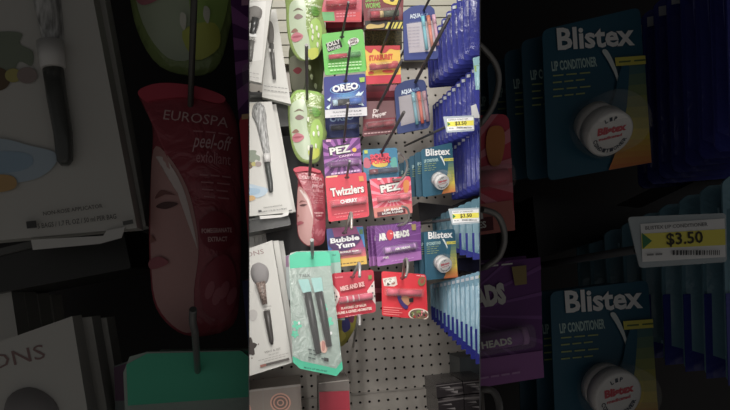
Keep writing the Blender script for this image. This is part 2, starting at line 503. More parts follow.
def c_star():
    c4 = [(365, 46), (400, 45.5), (401, 83), (366, 84.5)]
    it, p = card('lip_balm_card', 'yellow and red carded lip balm', c4, 1.30, M((226, 178, 44)), 2.5, (382, 51))
    p.print(spline([(364, 45), (383, 44), (402, 44), (402, 49), (396, 50), (390, 49), (385, 53), (379, 52), (374, 49), (371, 53), (366, 50)]), M((190, 40, 50)))
    p.print([(365, 76), (401, 74.5), (401.2, 84), (365, 85)], M((204, 44, 66)))
    p.text('STARBURST', (369, 60.6), (393, 58.8), 4.8, M((206, 74, 40)), .06)
    for q in (ell(373, 66, 4, 2.4), ell(395, 63, 3.4, 2), ell(388, 71.5, 6, 1.6), ell(371, 73, 3, 1.5)): p.print(q, M((205, 66, 50)))
    balm(it, 1.30, (369.5, 69), (397.5, 66.3), 2.8, M((168, 28, 46)), M((190, 36, 56)), 1, .36)
    it2, p2 = card('lip_balm_card', 'maroon card with pink label below the yellow card', [(366.5, 78), (401.5, 77), (400, 102), (366, 102)], 1.39, M((110, 26, 46)), 2)
    p2.print([(372, 79), (398, 78.5), (398, 86), (372, 86)], M((60, 20, 32)))
    p2.print([(389, 85), (397, 84.5), (396.5, 90.5), (389, 91)], M((205, 120, 140)))
    p2.print([(366, 92), (401, 91), (401, 97), (366, 98)], M((140, 34, 54)))
def c_pepper():
    c4 = [(363, 101.5), (395.5, 100.5), (395.5, 133), (362.5, 137)]
    it, p = card('lip_balm_card', 'brown maroon carded lip balm with white script', c4, 1.31, M((102, 52, 58)), 2, (379, 106.5))
    p.print([(363, 101.5), (395.5, 100.5), (395.5, 119), (363, 121)], M((112, 72, 76)))
    p.text('Dr', (373, 113), (379, 112), 3.4, M((215, 200, 198)), .04, shear=.2)
    p.text('Pepper', (372.5, 118), (386.5, 114.6), 3.9, M((215, 200, 198)), .04, shear=.2)
    p.print([(363.5, 119.5), (395, 117.6), (395, 128.5), (363.5, 131)], M((120, 30, 44)))
    lines(p, [((364, 134), (394, 131.3))], M((190, 150, 150)), .6)
    balm(it, 1.31, (367, 126.5), (393, 123.5), 2.5, M((140, 26, 44)), M((150, 34, 52)), 1, .36)
def c_blue_candy():
    c4 = [(362.5, 149.5), (397, 147.5), (399, 179), (364, 181)]
    it, p = card('lip_balm_card', 'sky blue carded lip balm with red burst lettering', c4, 1.315, M((48, 122, 158)), 2.5, (382, 151))
    p.print(spline([(364, 159), (368, 158), (371, 164), (369, 168), (364, 167)]), M((190, 90, 110)))
    p.print(spline([(396, 158), (392, 158), (390, 164), (393, 168), (397, 167)]), M((80, 160, 150)))
    st = []
    for i in range(22):
        a = 2 * math.pi * i / 22; k = 1 if i % 2 else .8; st.append((380 + 11.5 * k * math.cos(a), 160 + 7.2 * k * math.sin(a)))
    p.print(st, M((120, 24, 60)))
    p.print(ell(380, 164, 8, 3.4), M((215, 185, 60)))
    p.text('SOUR', (370, 159.4), (390.5, 157.4), 4.4, M((222, 60, 84)), .06); p.text('PUNCH', (371.5, 164.4), (389, 162.4), 4, M((225, 50, 70)), .06)
    p.print([(364, 150.5), (367.4, 150.3), (367.6, 153.6), (364.4, 154)], M((180, 190, 60)))
    balm(it, 1.315, (369, 172.6), (397, 170), 2.7, M((50, 60, 90)), M((120, 40, 60)), -1, .3)
def c_pez_red():
    c4 = [(369.5, 179), (410.5, 176), (412.5, 213), (374.5, 218)]
    it, p = card('lip_balm_card', 'red carded lip balm with pink rays', c4, 1.27, M((212, 56, 84)), 3, (394.5, 179))
    rays(p, 392, 196, 40, 16, M((226, 128, 146)), .1, .4)
    p.print([(373, 208.5), (411.5, 203.5), (412.4, 213.5), (374.4, 218)], M((196, 110, 100)))
    p.text('PEZ', (380.5, 193.2), (401.6, 189.3), 7.8, M((60, 12, 24)), .08); p.text('PEZ', (381.0, 192.7), (401, 189), 6.5, WHITE, .05)
    p.print(spline([(404, 181), (408, 180.5), (409, 185), (407.6, 192), (404.6, 192.6), (403, 187)]), M((215, 130, 50)))
    p.print([(377, 177.6), (381, 177.2), (381.2, 180), (377.2, 180.4)], M((225, 180, 180)))
    p.text('CHERRY', (388, 202.8), (400, 201.2), 2.2, M((235, 215, 215)), .04)
    p.print([(377, 212.4), (405, 208.7), (405.3, 213), (377.5, 216.6)], M((90, 20, 34)))
    p.text('LIP BALM', (384, 211.7), (402, 209.4), 2.2, WHITE, .04); p.text('BAUME A LEVRES', (382, 214.9), (403, 212.2), 2, WHITE, .03)
    balm(it, 1.27, (377, 200), (409, 196.4), 2.7, M((218, 74, 98)), M((222, 92, 114)), 1, .3)
    # bottom corner lettering
def c_airheads():
    for k, (dx, dy, Y) in enumerate(((-8, 0, 1.325), (-4.5, -.5, 1.30), (0, 0, 1.27))):
        c4 = [(374.5 + dx, 226.5 + dy), (420.5 + dx, 221.5 + dy), (421.5 + dx, 259.5 + dy), (377.5 + dx, 266.5 + dy)]
        lab = ('rearmost of the purple wrapped lip balm packs', 'middle one of the purple wrapped lip balm packs', 'front purple wrapped lip balm pack with red balloon')[k]
        it = Item('lip_balm_pack', where(lab), 'lip balm', 'purple lip balm packs on one hook')
        p = it.part('wrapper', Y)
        zig = []
        c = c4
        n = 14
        for i in range(n): zig.append(lerp(c[3], c[2], i / n)); q = lerp(c[3], c[2], (i + .5) / n); zig.append((q[0], q[1] - .9))
        out = [c[0], c[1], c[2]] + zig[::-1][:-1] + [c[3]]
        p.conv = c4
        p.prism(out, .6, M((104, 42, 122)))
        rays(p, 390 + dx, 240 + dy, 40, 26, M((128, 68, 148)), 0, .16)
        p.print([(c[3][0] - .6, c[3][1] - 9.5), (c[2][0] - .5, c[2][1] - 8.5), c[2], c[3]], M((158, 92, 166)))
        p.text('AIR', (379 + dx, 240.6 + dy), (387 + dx, 239.2 + dy), 6.2, WHITE, .07)
        p.text('HEADS', (394 + dx, 238.2 + dy), (409.6 + dx, 235.6 + dy), 5.8, WHITE, .07)
        bal = spline([(386.5 + dx, 233 + dy), (389.5 + dx, 229.8 + dy), (393 + dx, 232 + dy), (393 + dx, 237 + dy), (390 + dx, 240.5 + dy), (387 + dx, 238 + dy)])
        p.print(bal, M((196, 34, 56))); p.print(ell(391 + dx, 233.6 + dy, 1.2, .6), M((230, 180, 170)))
        p.print([(411 + dx, 224.6 + dy), (415.6 + dx, 224.1 + dy), (415.8 + dx, 230 + dy), (412 + dx, 230.5 + dy)], M((150, 128, 70)))
        lines(p, [((403 + dx, 224.5 + dy), (412 + dx, 223.5 + dy))], WHITE, .25)
        p.text('GRAPE', (383 + dx, 259.2 + dy), (388.5 + dx, 258.2 + dy), 2, WHITE, .04)
        for a in range(3): p.print(ell(381.5 + dx + a * 1.4, 261 + dy - a, 1.1, 1.1, 10), M((120, 50, 130)), .02)
        lines(p, [((391 + dx, 261.2 + dy), (414 + dx, 257.6 + dy))], M((190, 140, 195)), .3)
        t = balm(it, Y, (384.5 + dx, 251 + dy), (414.8 + dx, 246 + dy), 2.9, M((150, 92, 168)), M((186, 132, 196)), -1, .2, blister=(k == 2), mid=(.94, 1.0, M((186, 132, 196))))
        if k == 2:
            s = p; s.text('AIR HEADS', (394, 250.6), (409, 248.2), 2, WHITE, .04, step=6)
def c_pizza():
    c4 = [(381.5, 271), (426, 274.5), (428, 319.5), (382, 316)]
    it, p = card('lip_balm_card', 'bright red carded lip balm with round picture at its corner', c4, 1.265, M((214, 20, 42)), 3, (402.5, 278), slot=(2.6, 1.2))
    p.print([(382.5, 278.5), (396, 276.5), (397.5, 284.5), (394, 286.5), (384, 286)], M((212, 200, 190)))
    for x, y, c in ((386, 281, (120, 60, 60)), (390, 280, (90, 110, 60)), (393, 283, (150, 80, 60)), (388, 284, (70, 60, 60))): p.print(ell(x, y, 1.8, 1.5, 8), M(c))
    p.text('POP', (386, 284.5), (395, 282.5), 4, M((232, 224, 214)), .06)
    p.print(ell(421.5, 281.5, 3.8, 4.6, 14, 20), M((120, 110, 60))); p.print(ell(422, 281, 2, 2.8, 10, 20), M((170, 60, 50)))
    lines(p, [((416, 275.4), (425, 276.2))], M((235, 200, 200)), .3)
    p.print(spline([(397, 297), (400, 295), (404, 302), (408, 307), (405, 309), (400, 304)]), M((60, 40, 110)))
    p.print(spline([(401, 298), (405, 296), (411, 299), (408, 305), (404, 303)]), M((190, 130, 90)))
    p.print([(408.5, 298.5), (413, 297.5), (413, 302), (409, 302)], BLACK)
    for k in range(4): p.print([(383, 306.6 + 2.2 * k), (402 - 3 * (k % 2), 308 + 2.2 * k), (402 - 3 * (k % 2), 308.7 + 2.2 * k), (383, 307.4 + 2.2 * k)], M((230, 130, 130)), .05)
    p.print(ell(418.4, 314.3, 10.4, 6, 26, 3), M((226, 206, 190))); p.print(ell(418.4, 314.3, 9.2, 5, 26, 3), M((112, 90, 70)))
    rr = random.Random(3)
    for k in range(22):
        a = rr.random() * 6.28; q = rr.random() ** .5
        p.print(ell(418.4 + 8 * q * math.cos(a), 314.3 + 4 * q * math.sin(a), 1.3, 1, 8, rr.random() * 90), M(rr.choice([(60, 80, 50), (220, 200, 190), (180, 30, 40), (230, 120, 130), (120, 140, 70), (50, 30, 40)])), .03)
    balm(it, 1.265, (386.5, 292), (420.5, 293), 3.2, M((214, 60, 90)), M((222, 76, 104)), -1, .35)
    # a card hanging farther back on the same hook
    it, p = card('lip_balm_card', 'dark crimson card hanging behind the bright red card', [(372, 271), (402, 272), (402, 300), (374, 302)], 1.36, M((110, 18, 36)), 2)
    p.print([(374, 288), (402, 288), (402, 292), (374, 293)], M((170, 70, 90)))

def c_aqua(k):
    if k == 0:
        out = [(404, 60), (403, 12), (407, 9.5), (411, 6.5), (420, 5), (430, 5.5), (434.5, 9), (438.5, 56), (437, 59)]
        win = [(406.5, 24), (434, 20.5), (436, 51), (409, 53)]; dx = 0; dy = 0; lab = 'upper blue pack of coloured lip tubes with a window'; Y = 1.30
    else:
        out = [(397.5, 134), (394.5, 92), (396, 86), (404, 81), (414, 79), (424, 80), (426, 84), (430.5, 124), (428, 128)]
        win = [(398.5, 97), (424.5, 91.5), (427.5, 119), (401, 126)]; dx = -8.5; dy = 74; lab = 'lower blue pack of coloured lip tubes with a window'; Y = 1.30
    it = Item('lip_balm_pack', where(lab), 'lip balm', 'blue window packs of lip tubes')
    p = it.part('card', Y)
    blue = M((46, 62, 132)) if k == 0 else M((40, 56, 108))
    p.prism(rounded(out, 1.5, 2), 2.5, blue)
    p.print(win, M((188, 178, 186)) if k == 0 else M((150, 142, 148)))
    p.text('AQUA', (410 + dx, 18.6 + dy + 2 * k), (421 + dx, 17 + dy + k), 4, M((205, 215, 232)), .04)
    p.text('PHOR', (421.5 + dx, 17 + dy + 1 * k), (428.5 + dx, 16 + dy), 3, M((120, 150, 200)), .03)
    if k == 0: lines(p, [((408, 28 + 3.2 * i), (420, 27 + 3.2 * i)) for i in range(7)], M((160, 150, 170)), .3)
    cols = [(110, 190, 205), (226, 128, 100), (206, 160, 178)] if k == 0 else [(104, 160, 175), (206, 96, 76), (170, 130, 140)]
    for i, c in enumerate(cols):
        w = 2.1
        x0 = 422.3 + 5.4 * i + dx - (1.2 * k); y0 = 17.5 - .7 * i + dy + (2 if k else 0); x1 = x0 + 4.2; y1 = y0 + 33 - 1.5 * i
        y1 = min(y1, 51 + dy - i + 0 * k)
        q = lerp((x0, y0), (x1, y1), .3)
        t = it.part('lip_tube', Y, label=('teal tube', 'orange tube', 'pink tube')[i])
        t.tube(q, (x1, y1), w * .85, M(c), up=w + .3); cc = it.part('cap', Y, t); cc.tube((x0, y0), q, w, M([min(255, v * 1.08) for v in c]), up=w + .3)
    b = it.part('window', Y); b.rings(rounded(win, 2), CLEAR, .3, [(1, 0), (.98, 3), (.94, 5.4), (.6, 6), (0, 6)])

def c_blistex(which):
    # measured on the enlarged side area
    B = bg
    dy = 0 if which == 0 else 262
    dx = 0 if which == 0 else 8
    def q(x, y): return B(x + dx, y + dy)
    n = 5 if which == 0 else 3
    for k in range(n - 1, -1, -1):
        Y = 1.27 + .022 * k
        sx = -17 * k - (4 if k and not which else 0); sy = 11 * k if which == 0 else 1 * k
        c = [B(542 + sx + dx, 30 + sy + dy), B(640 + sx + dx, 7 + sy + dy + (11 if which else 0)), B(650 + sx + dx, 163 + dy + (8 if which else 0)), B(548 + sx + dx, 181 + dy)]
        if which == 0:
            lab = ('front teal card with round white pot, upper stack', 'second teal card from the front of the upper stack', 'third teal card from the front of the upper stack', 'fourth teal card from the front of the upper stack', 'rearmost teal card of the upper stack')[k]
        else:
            lab = ('front teal card with round white pot, lower stack', 'second teal card from the front of the lower stack', 'rearmost teal card of the lower stack')[k]
        base = M((24, 84, 108)) if k == 0 else M((22, 74, 96))
        it = Item('lip_balm_card', where(lab), 'lip balm', 'lip conditioner cards, %s hook' % ('upper' if which == 0 else 'lower'))
        p = it.part('card', Y); p.conv = c
        p.prism(rounded(c, 2.4), .5, base)
        def z(x, y): return B(x + dx + sx, y + dy + sy * .8)
        # darker swoosh field
        p.text('LIP CONDITIONER', z(552, 71), z(597, 66), 2.9, M((165, 195, 190)), .03)
        lines(p, [(z(552, 76 + 7 * i), z(592 - 6 * (i % 2), 72.5 + 7 * i)) for i in range(4)], M((150, 165, 95)), .22)
        if k: continue
        p.text('Blistex', q(557, 50), q(634, 45), 6.6, M((226, 230, 230)), .03)
        # white swoosh leaving the e
        p.print(spline([q(601, 52), q(606, 51), q(613, 64), q(618, 80), q(619, 92), q(614, 76), q(607, 62)]), M((205, 215, 214)))
        grad(p, [q(620, 66), q(646, 62), q(649, 140), q(620, 140)], (70, 110, 110), (215, 190, 50), 7)
        grad(p, [q(620, 140), q(649, 140), q(651, 172), q(604, 178)], (212, 170, 54), (204, 104, 50), 6)
        p.print(spline([q(621, 66), q(627, 64), q(626, 95), q(622, 120), q(607, 145), q(598, 130), q(612, 100), q(616, 80)]), M((26, 88, 112)))
        p.print([q(613, 59), q(647, 56.5), q(648, 65), q(614, 67.5)], M((206, 196, 60)))
        lines(p, [(q(616, 63.5), q(646, 61))], M((90, 110, 60)), .25)
        # round pot on its side, lid facing out
        pot = it.part('balm_pot', Y)
        u = unit(Y)
        def toward(pt, up):
            v = W(*pt, Y); return v + (CAM - v).normalized() * up * u
        A = toward(q(602, 128), 6.5); C = toward(q(611, 135), 11.5)
        A2 = toward(q(593, 121), 1.5)
        pot.cyl([A2, A], [7.2 * u, 7.8 * u], M((210, 208, 206)), 28)
        lid = it.part('lid', Y, pot)
        ax = (C - A).normalized()
        lid.cyl([A, A + (C - A) * .9, C], [8.1 * u, 8.1 * u, 7.4 * u], M((218, 216, 214), .3), 32)
        # lettering on the lid face
        e1 = (rgt - ax * rgt.dot(ax)).normalized(); e2 = ax.cross(e1)
        if e2.dot(upv) < 0: e2 = -e2
        def lidtext(body, x0, y0, x1, y1, hh, m, bold=.04):
            vs, fs = text_mesh(body, bold); d = Vector((x1 - x0, y1 - y0)); L = d.length; d /= L; nn = Vector((-d.y, d.x))
            bv = []
            for a, b in vs:
                w = Vector((x0, y0)) + d * a * L + nn * b * hh
                bv.append(lid.bm.verts.new(C + ax * (.12 * u) + (e1 * w.x + e2 * w.y) * u))
            for f in fs: lid.face([bv[i] for i in f], m)
        red = M((200, 40, 60)); nav = M((40, 50, 70))
        lidtext('Blistex', -5, .2, 5, 1.6, 2.4, red, .06)
        lidtext('medicated', -4, -1.8, 4, -.6, 1, red)
        for i, ch in enumerate('CONDITIONER'):
            a = math.radians(200 + 14 * i); x, y = 6.2 * math.cos(a), 6.2 * math.sin(a)
            t = Vector((-math.sin(a), math.cos(a)))
            lidtext(ch, x - t.x * .6, y - t.y * .6, x + t.x * .6, y + t.y * .6, -1.3 if False else 1.3, nav)
        for i, ch in enumerate('LIP'):
            a = math.radians(120 - 16 * i); x, y = 5.2 * math.cos(a), 5.2 * math.sin(a); t = Vector((math.sin(a), -math.cos(a)))
            lidtext(ch, x - t.x * .5, y - t.y * .5, x + t.x * .5, y + t.y * .5, 1.3, nav)
        bl = it.part('blister', Y)
        bl.rings(ell(*q(602, 128), 10.5, 9.8, 26), CLEAR, .2, [(1, 0), (.96, 7), (.93, 11.5), (.8, 13), (0, 13)])

def price(which):
    dx, dy = (0, 0) if which else (-5.2, -92.2)
    def z(x, y): a = bg(x, y); return (a[0] + dx, a[1] + dy)
    it = Item('price_tag', where('yellow and white $3.50 price tag, ' + ('lower one' if which else 'upper one')), 'price tag', 'price tags')
    p = it.part('holder', 1.10)
    p.prism(rounded([z(628, 217), z(726, 213), z(727, 262), z(640, 268)], 1.2), .5, M((190, 200, 205), .2, 0, .6))
    l = it.part('paper_label', 1.10); l.lay = .3
    o = [z(640, 224), z(724, 218.5), z(725, 257), z(642, 262)]
    l.prism(o, .1, M((222, 222, 222)), up=.3)
    l.conv = o
    l.print([z(640, 234), z(725, 229), z(725, 245), z(641, 249)], M((226, 214, 50)))
    l.print([z(641, 233), z(651, 241), z(642, 249)], M((40, 120, 70)))
    l.text('$3.50', z(665.5, 245), z(702, 242.5), 3.6, M((50, 44, 30)), .02)
    l.text('BLISTEX LIP CONDITIONER', z(644, 230), z(706, 226), 1.1, M((80, 80, 84)), .01)
    l.text('0 12345', z(643, 256), z(660, 255), 1.0, M((110, 110, 112)), .0) if False else None
    lines(l, [(z(645, 255), z(662, 254))], M((130, 130, 132)), .3)
    rr = random.Random(5); x = 671
    while x < 718:
        w = rr.choice([.8, 1.4, 2]); l.print([z(x, 250.5), z(x + w, 250.3), z(x + w, 255), z(x, 255.3)], M((60, 60, 62)), .01); x += w + rr.choice([1, 1.6])
    a = it.part('support_arm', 1.12)
    s0 = z(634, 240); H = (s0[0], s0[1])
    A = W(H[0] + 1, H[1] + 3, 1.115); 
    e = (H[0] - 40, H[1] + 22) if not which else (H[0] - 36, H[1] + 9)
    Bp = W(e[0], e[1], 1.5 if SIDE == 'M' else 1.42)
    a.cyl([A, Bp], [1.5 * unit(1.12)] * 2, M((60, 62, 66)), 8)

# ---------------------------------------------------------------- pouches on the left
def pouch(name, label, out, Y, base, bulge, group, cat='face mask pouch'):
    it = Item(name, where(label), cat, group)
    p = it.part('pouch', Y); p.pillow(spline(out, 4), base, bulge)
    return it, p
def face(p, f, skin):
    """printed half face; f maps unit coordinates"""
    p.print(spline([f(0, -.05), f(.35, -.1), f(.62, .1), f(.74, .4), f(.72, .7), f(.5, .95), f(.25, 1.0), f(.05, .8), f(-.02, .4)], 3), skin)
    p.print(spline([f(.1, .12), f(.3, .07), f(.5, .13), f(.3, .1)], 3), M((110, 80, 70)))
    p.print(spline([f(.15, .22), f(.3, .18), f(.47, .23), f(.3, .27)], 3), M((95, 66, 70)))
    p.print(spline([f(.05, .55), f(.15, .5), f(.25, .56), f(.14, .58)], 3), M((150, 100, 96)))
    p.print(spline([f(.08, .68), f(.25, .63), f(.42, .67), f(.52, .7), f(.35, .8), f(.15, .78)], 3), M((196, 92, 108)))
    p.print(spline([f(.1, .705), f(.3, .69), f(.5, .705), f(.3, .725)], 3), M((140, 52, 70)))
def l_peach():
    B = bg
    out = [B(138, 92), B(160, 85), B(195, 88), B(222, 97), B(236, 120), B(240, 160), B(241, 220), B(240, 290), B(233, 325), B(205, 336), B(178, 332), B(156, 308), B(150, 270), B(149, 220), B(151, 170), B(152, 125)]
    it = Item('face_mask_pouch', where('rose red face mask pouch with a printed face'), 'face mask pouch', None)
    p = it.part('pouch', 1.29); p.pillow(spline(out, 4), Mfilm((158, 64, 76), .25, .3, 50), 5.5)
    p.print(spline([B(154, 150), B(172, 160), B(190, 190), B(199, 225), B(201, 255), B(196, 290), B(194, 329), B(178, 329), B(158, 306), B(152, 270), B(151, 210)]), M((188, 140, 136)))
    p.print(spline([B(157, 158), B(170, 163), B(186, 190), B(196, 226), B(200, 250), B(193, 226), B(181, 190), B(166, 166)]), M((214, 196, 192)))
    p.print(spline([B(157, 200), B(164, 192), B(180, 198), B(171, 196)]), M((130, 84, 80)))
    p.print(spline([B(158, 208), B(168, 204), B(182, 206), B(170, 211)]), M((90, 60, 60)))
    p.print(spline([B(152, 235), B(157, 241), B(151, 243)]), M((150, 96, 90)))
    p.print(spline([B(150, 261), B(162, 257), B(172, 263), B(162, 268), B(151, 269)]), M((164, 84, 94)))
    p.print(spline([B(203, 225), B(216, 213), B(232, 220), B(236, 240), B(224, 252), B(207, 245)]), M((136, 34, 52)))
    p.text('POMEGRANATE', B(205, 235), B(233, 233), 1.4, M((225, 180, 180)), .02); p.text('EXTRACT', B(211, 243), B(229, 242), 1.4, M((225, 180, 180)), .02)
    p.print(spline([B(206, 272), B(225, 255), B(236, 270), B(237, 300), B(226, 318), B(208, 314), B(203, 292)]), M((150, 52, 68)))
    for k in range(4): p.print(ell(*B(212 + 7 * k, 290 + 6 * (k % 2)), 1.3, 3, 10, 20), M((172, 88, 100)))
    p.text('EUROSPA', B(167, 124), B(229, 131), 3.2, M((205, 165, 165)), .0)
    p.text('peel-off', B(197, 152), B(231, 154), 4.6, M((205, 160, 165)), .005, shear=.15)
    p.text('exfoliant', B(200, 167), B(232, 168), 3.6, M((196, 130, 138)), .0)
    lines(p, [(B(196, 136), B(232, 138)), (B(203, 179), B(234, 180)), (B(204, 186), B(234, 187)), (B(205, 193), B(232, 194)), (B(207, 200), B(233, 201))], M((186, 116, 124)), .22)
    # zip top, folded band
    t = it.part('hang_tab', 1.285)
    t.prism(spline([B(139, 92), B(160, 84), B(196, 87), B(224, 97), B(220, 104), B(190, 98), B(160, 100), B(146, 102)]), .8, M((190, 52, 74)), up=1.0)
def l_green(which):
    if which == 1:
        out = [(289, 100), (297, 90), (318, 92), (326, 100), (325, 125), (327, 134), (323, 146), (319, 160), (312, 164), (300, 161), (293, 150), (290, 135), (288, 115)]
        lab = 'green face mask pouch hanging above the rose red pouch'; Y = 1.33; dx, dy = 0, 0
    else:
        out = [(285, -12), (296, -18), (318, -18), (325, -8), (322, 10), (325, 25), (327, 38), (321, 50), (316, 58), (300, 60), (291, 48), (287, 30), (286, 10)]
        lab = 'upper green face mask pouch with printed lips'; Y = 1.31; dx, dy = -1, -100
    it = Item('face_mask_pouch', where(lab), 'face mask pouch', 'green face mask pouches')
    p = it.part('pouch', Y); p.pillow(spline(out, 4), Mfilm((142, 164, 92), .2, .3, 60), 5.5)
    def g(x, y): return (x + dx, y + dy)
    p.print(spline([g(292, 104), g(303, 100), g(307, 112), g(307, 128), g(311, 145), g(312, 158), g(303, 159), g(295, 148), g(291, 130), g(290, 115)]), M((184, 198, 168), .3))
    p.print(spline([g(294, 113), g(299, 110), g(304, 113), g(299, 112)]), M((110, 100, 80)))
    p.print(spline([g(295, 119), g(299, 116), g(304, 119), g(299, 121.5)]), M((134, 108, 104)))
    p.print(spline([g(292, 133), g(296, 130), g(299, 133), g(295, 134)]), M((150, 110, 96)))
    p.print(spline([g(292, 138), g(297, 134), g(304, 137.5), g(301, 142), g(295, 143)]), M((196, 118, 130)))
    p.print(spline([g(293, 138.4), g(298, 137.2), g(303, 138), g(298, 139.4)]), M((168, 84, 98)))
    p.print(spline([g(312, 124), g(319, 121), g(323, 132), g(320, 150), g(314, 157), g(310, 140)]), M((160, 196, 90)))
    p.print(spline([g(308, 152), g(318, 149), g(319, 156), g(312, 160)]), M((196, 205, 70)))
    p.print(spline([g(312, 110), g(316, 108), g(320, 116), g(314, 118)]), M((96, 150, 46)))
    p.text('cucumber', g(307, 108), g(322, 110), 3, M((215, 230, 190)), .01)
    lines(p, [(g(309, 112), g(322, 113.5)), (g(309, 115), g(321, 116))], M((80, 130, 50)), .4)
    rr = random.Random(which)
    for k in range(6):
        x, y = 306 + 14 * rr.random(), 118 + 34 * rr.random(); p.print(spline([g(x, y), g(x + 1.6, y + 1), g(x + 1, y + 5), g(x - .4, y + 3)]), M((226, 236, 206), .2))
    tb = it.part('hang_tab', Y)
    tb.prism(rounded([out[0], out[1], out[2], out[3], (out[3][0] - 1, out[3][1] + 3), (out[0][0] + 1, out[0][1] + 4)], 2), .8, M((140, 184, 70)), up=1)
def l_green_mid():
    # pouch between the two green ones, its shade painted in as darker colours
    it = Item('face_mask_pouch', where('shaded green pouch behind, with pink printed lips'), 'face mask pouch', 'green face mask pouches')
    p = it.part('pouch', 1.42); p.pillow(spline([(290, 45), (305, 42), (321, 44), (324, 60), (322, 90), (318, 100), (296, 98), (290, 80)]), M((92, 104, 62)), 3)
    p.print(spline([(290, 58), (303, 58), (305, 75), (303, 90), (293, 90), (290, 75)]), M((140, 140, 120)))
    p.print(spline([(293, 71), (298, 68), (302, 71), (298, 75)]), M((150, 60, 70)))
    p.print(spline([(307, 62), (318, 60), (319, 84), (309, 88)]), M((84, 92, 44)))
    for x, y in ((311, 75), (315, 84), (309, 66)): p.print(spline([(x, y), (x + 2, y + 2), (x + 1, y + 6), (x - 1, y + 3)]), M((205, 215, 170), .2))

def brush_box(lab, face4, side_w, Y, extra, name='brush_box', group='boxed makeup brushes'):
    it = Item(name, where(lab), 'boxed brush', group)
    p = it.part('box', Y)
    p.prism(face4, 8, M((196, 194, 188)), side=M((186, 186, 180)))
    extra(it, p)
    return it
def l_boxA():
    B = bg
    f4 = [B(-64, -118), B(70, -122), B(137, 228), B(-64, 246)]
    def ex(it, p):
        # window with the brush and its printed garden
        p.print([B(-62, -116), B(40, -118), B(50, -80), B(-62, -70)], M((206, 202, 190)))
        p.print(spline([B(-60, 38), B(0, 32), B(22, 34), B(20, 44), B(33, 52), B(32, 66), B(20, 62), B(12, 74), B(-10, 90), B(-60, 84)]), M((128, 138, 120)))
        p.print(spline([B(-60, 66), B(-10, 66), B(8, 72), B(10, 84), B(-5, 92), B(-60, 90)]), M((104, 84, 62)))
        p.print(ell(*B(14, 76), 2.6, 2.2), M((176, 166, 90)))
        p.print(ell(*B(28, 76), 3.2, 2.6), M((150, 134, 130)))
        p.print(spline([B(-60, 140), B(0, 139), B(30, 146), B(56, 153), B(56, 165), B(40, 178), B(10, 184), B(-60, 188)]), M((172, 190, 204)))
        p.print(spline([B(-60, 156), B(10, 152), B(34, 158), B(20, 172), B(-60, 176)]), M((150, 178, 200)))
        p.print(spline([B(-40, 178), B(0, 175), B(16, 178), B(17, 188), B(0, 193), B(-40, 194)]), M((196, 156, 96)))
        p.text('NON-ROSE APPLICATOR', B(45, 216), B(104, 208), 1.2, M((90, 88, 84)), .01)
        p.print([B(28, 222), B(38, 221), B(39, 228), B(29, 229)], M((70, 70, 70)))
        p.text('5 BAGS / 1.7 FL OZ / 50 ml PER BAG', B(40, 229), B(118, 219), 1.5, M((80, 80, 78)), .01)
        p.print([B(124, 222), B(134, 220), B(135, 224), B(125, 226)], M((90, 90, 88)), .1)
        lines(p, [(B(43, 57), B(66, 55)), (B(43, 61), B(66, 59)), (B(44, 65), B(66, 63))], M((110, 108, 104)), .22)
        b = it.part('makeup_brush', Y)
        def t(x, y): return B(x, y)
        b.rings(spline([t(8, -92), t(14, -112), t(30, -120), t(46, -108), t(53, -82), t(56, -40), t(61, 0), t(64, 44), t(54, 50), t(44, 44), t(33, 0), t(20, -50), t(8, -76)]), Mnoise((120, 120, 118), (200, 200, 198), 400, .5, stretch=(1, 1, .15)), .2, [(1, 0), (.8, 2.4), (.5, 3.6), (0, 4)])
        f = it.part('ferrule', Y, b)
        f.tube(t(54, 46), t(57, 72), 3.9, M((205, 203, 200), .3), r1=3.5, up=3)
        h = it.part('handle', Y, b)
        P = [t(56, 70), t(60, 100), t(66, 135), t(68, 162), t(68, 167)]
        h.cyl([W(*q, Y, 2.4 * unit(Y)) for q in P], [v * unit(Y) for v in (3.0, 2.9, 2.7, 2.3, 1.2)], M((74, 76, 74), .2), 14)
        fl = it.part('bottom_flap', Y)
        fl.prism([B(32, 240), B(104, 236), B(107, 231), B(126, 227), B(122, 238), B(100, 244), B(34, 250)], .5, M((206, 204, 200)), up=.8)
    Y = 1.27
    brush_box('white brush box with printed flowers and blue water', f4, 0, Y, ex)
    f5 = [B(64, -112), B(84, -114), B(146, 226), B(130, 229)]
    brush_box('white brush box just behind the flower box', f5, 0, 1.31, lambda it, p: None)
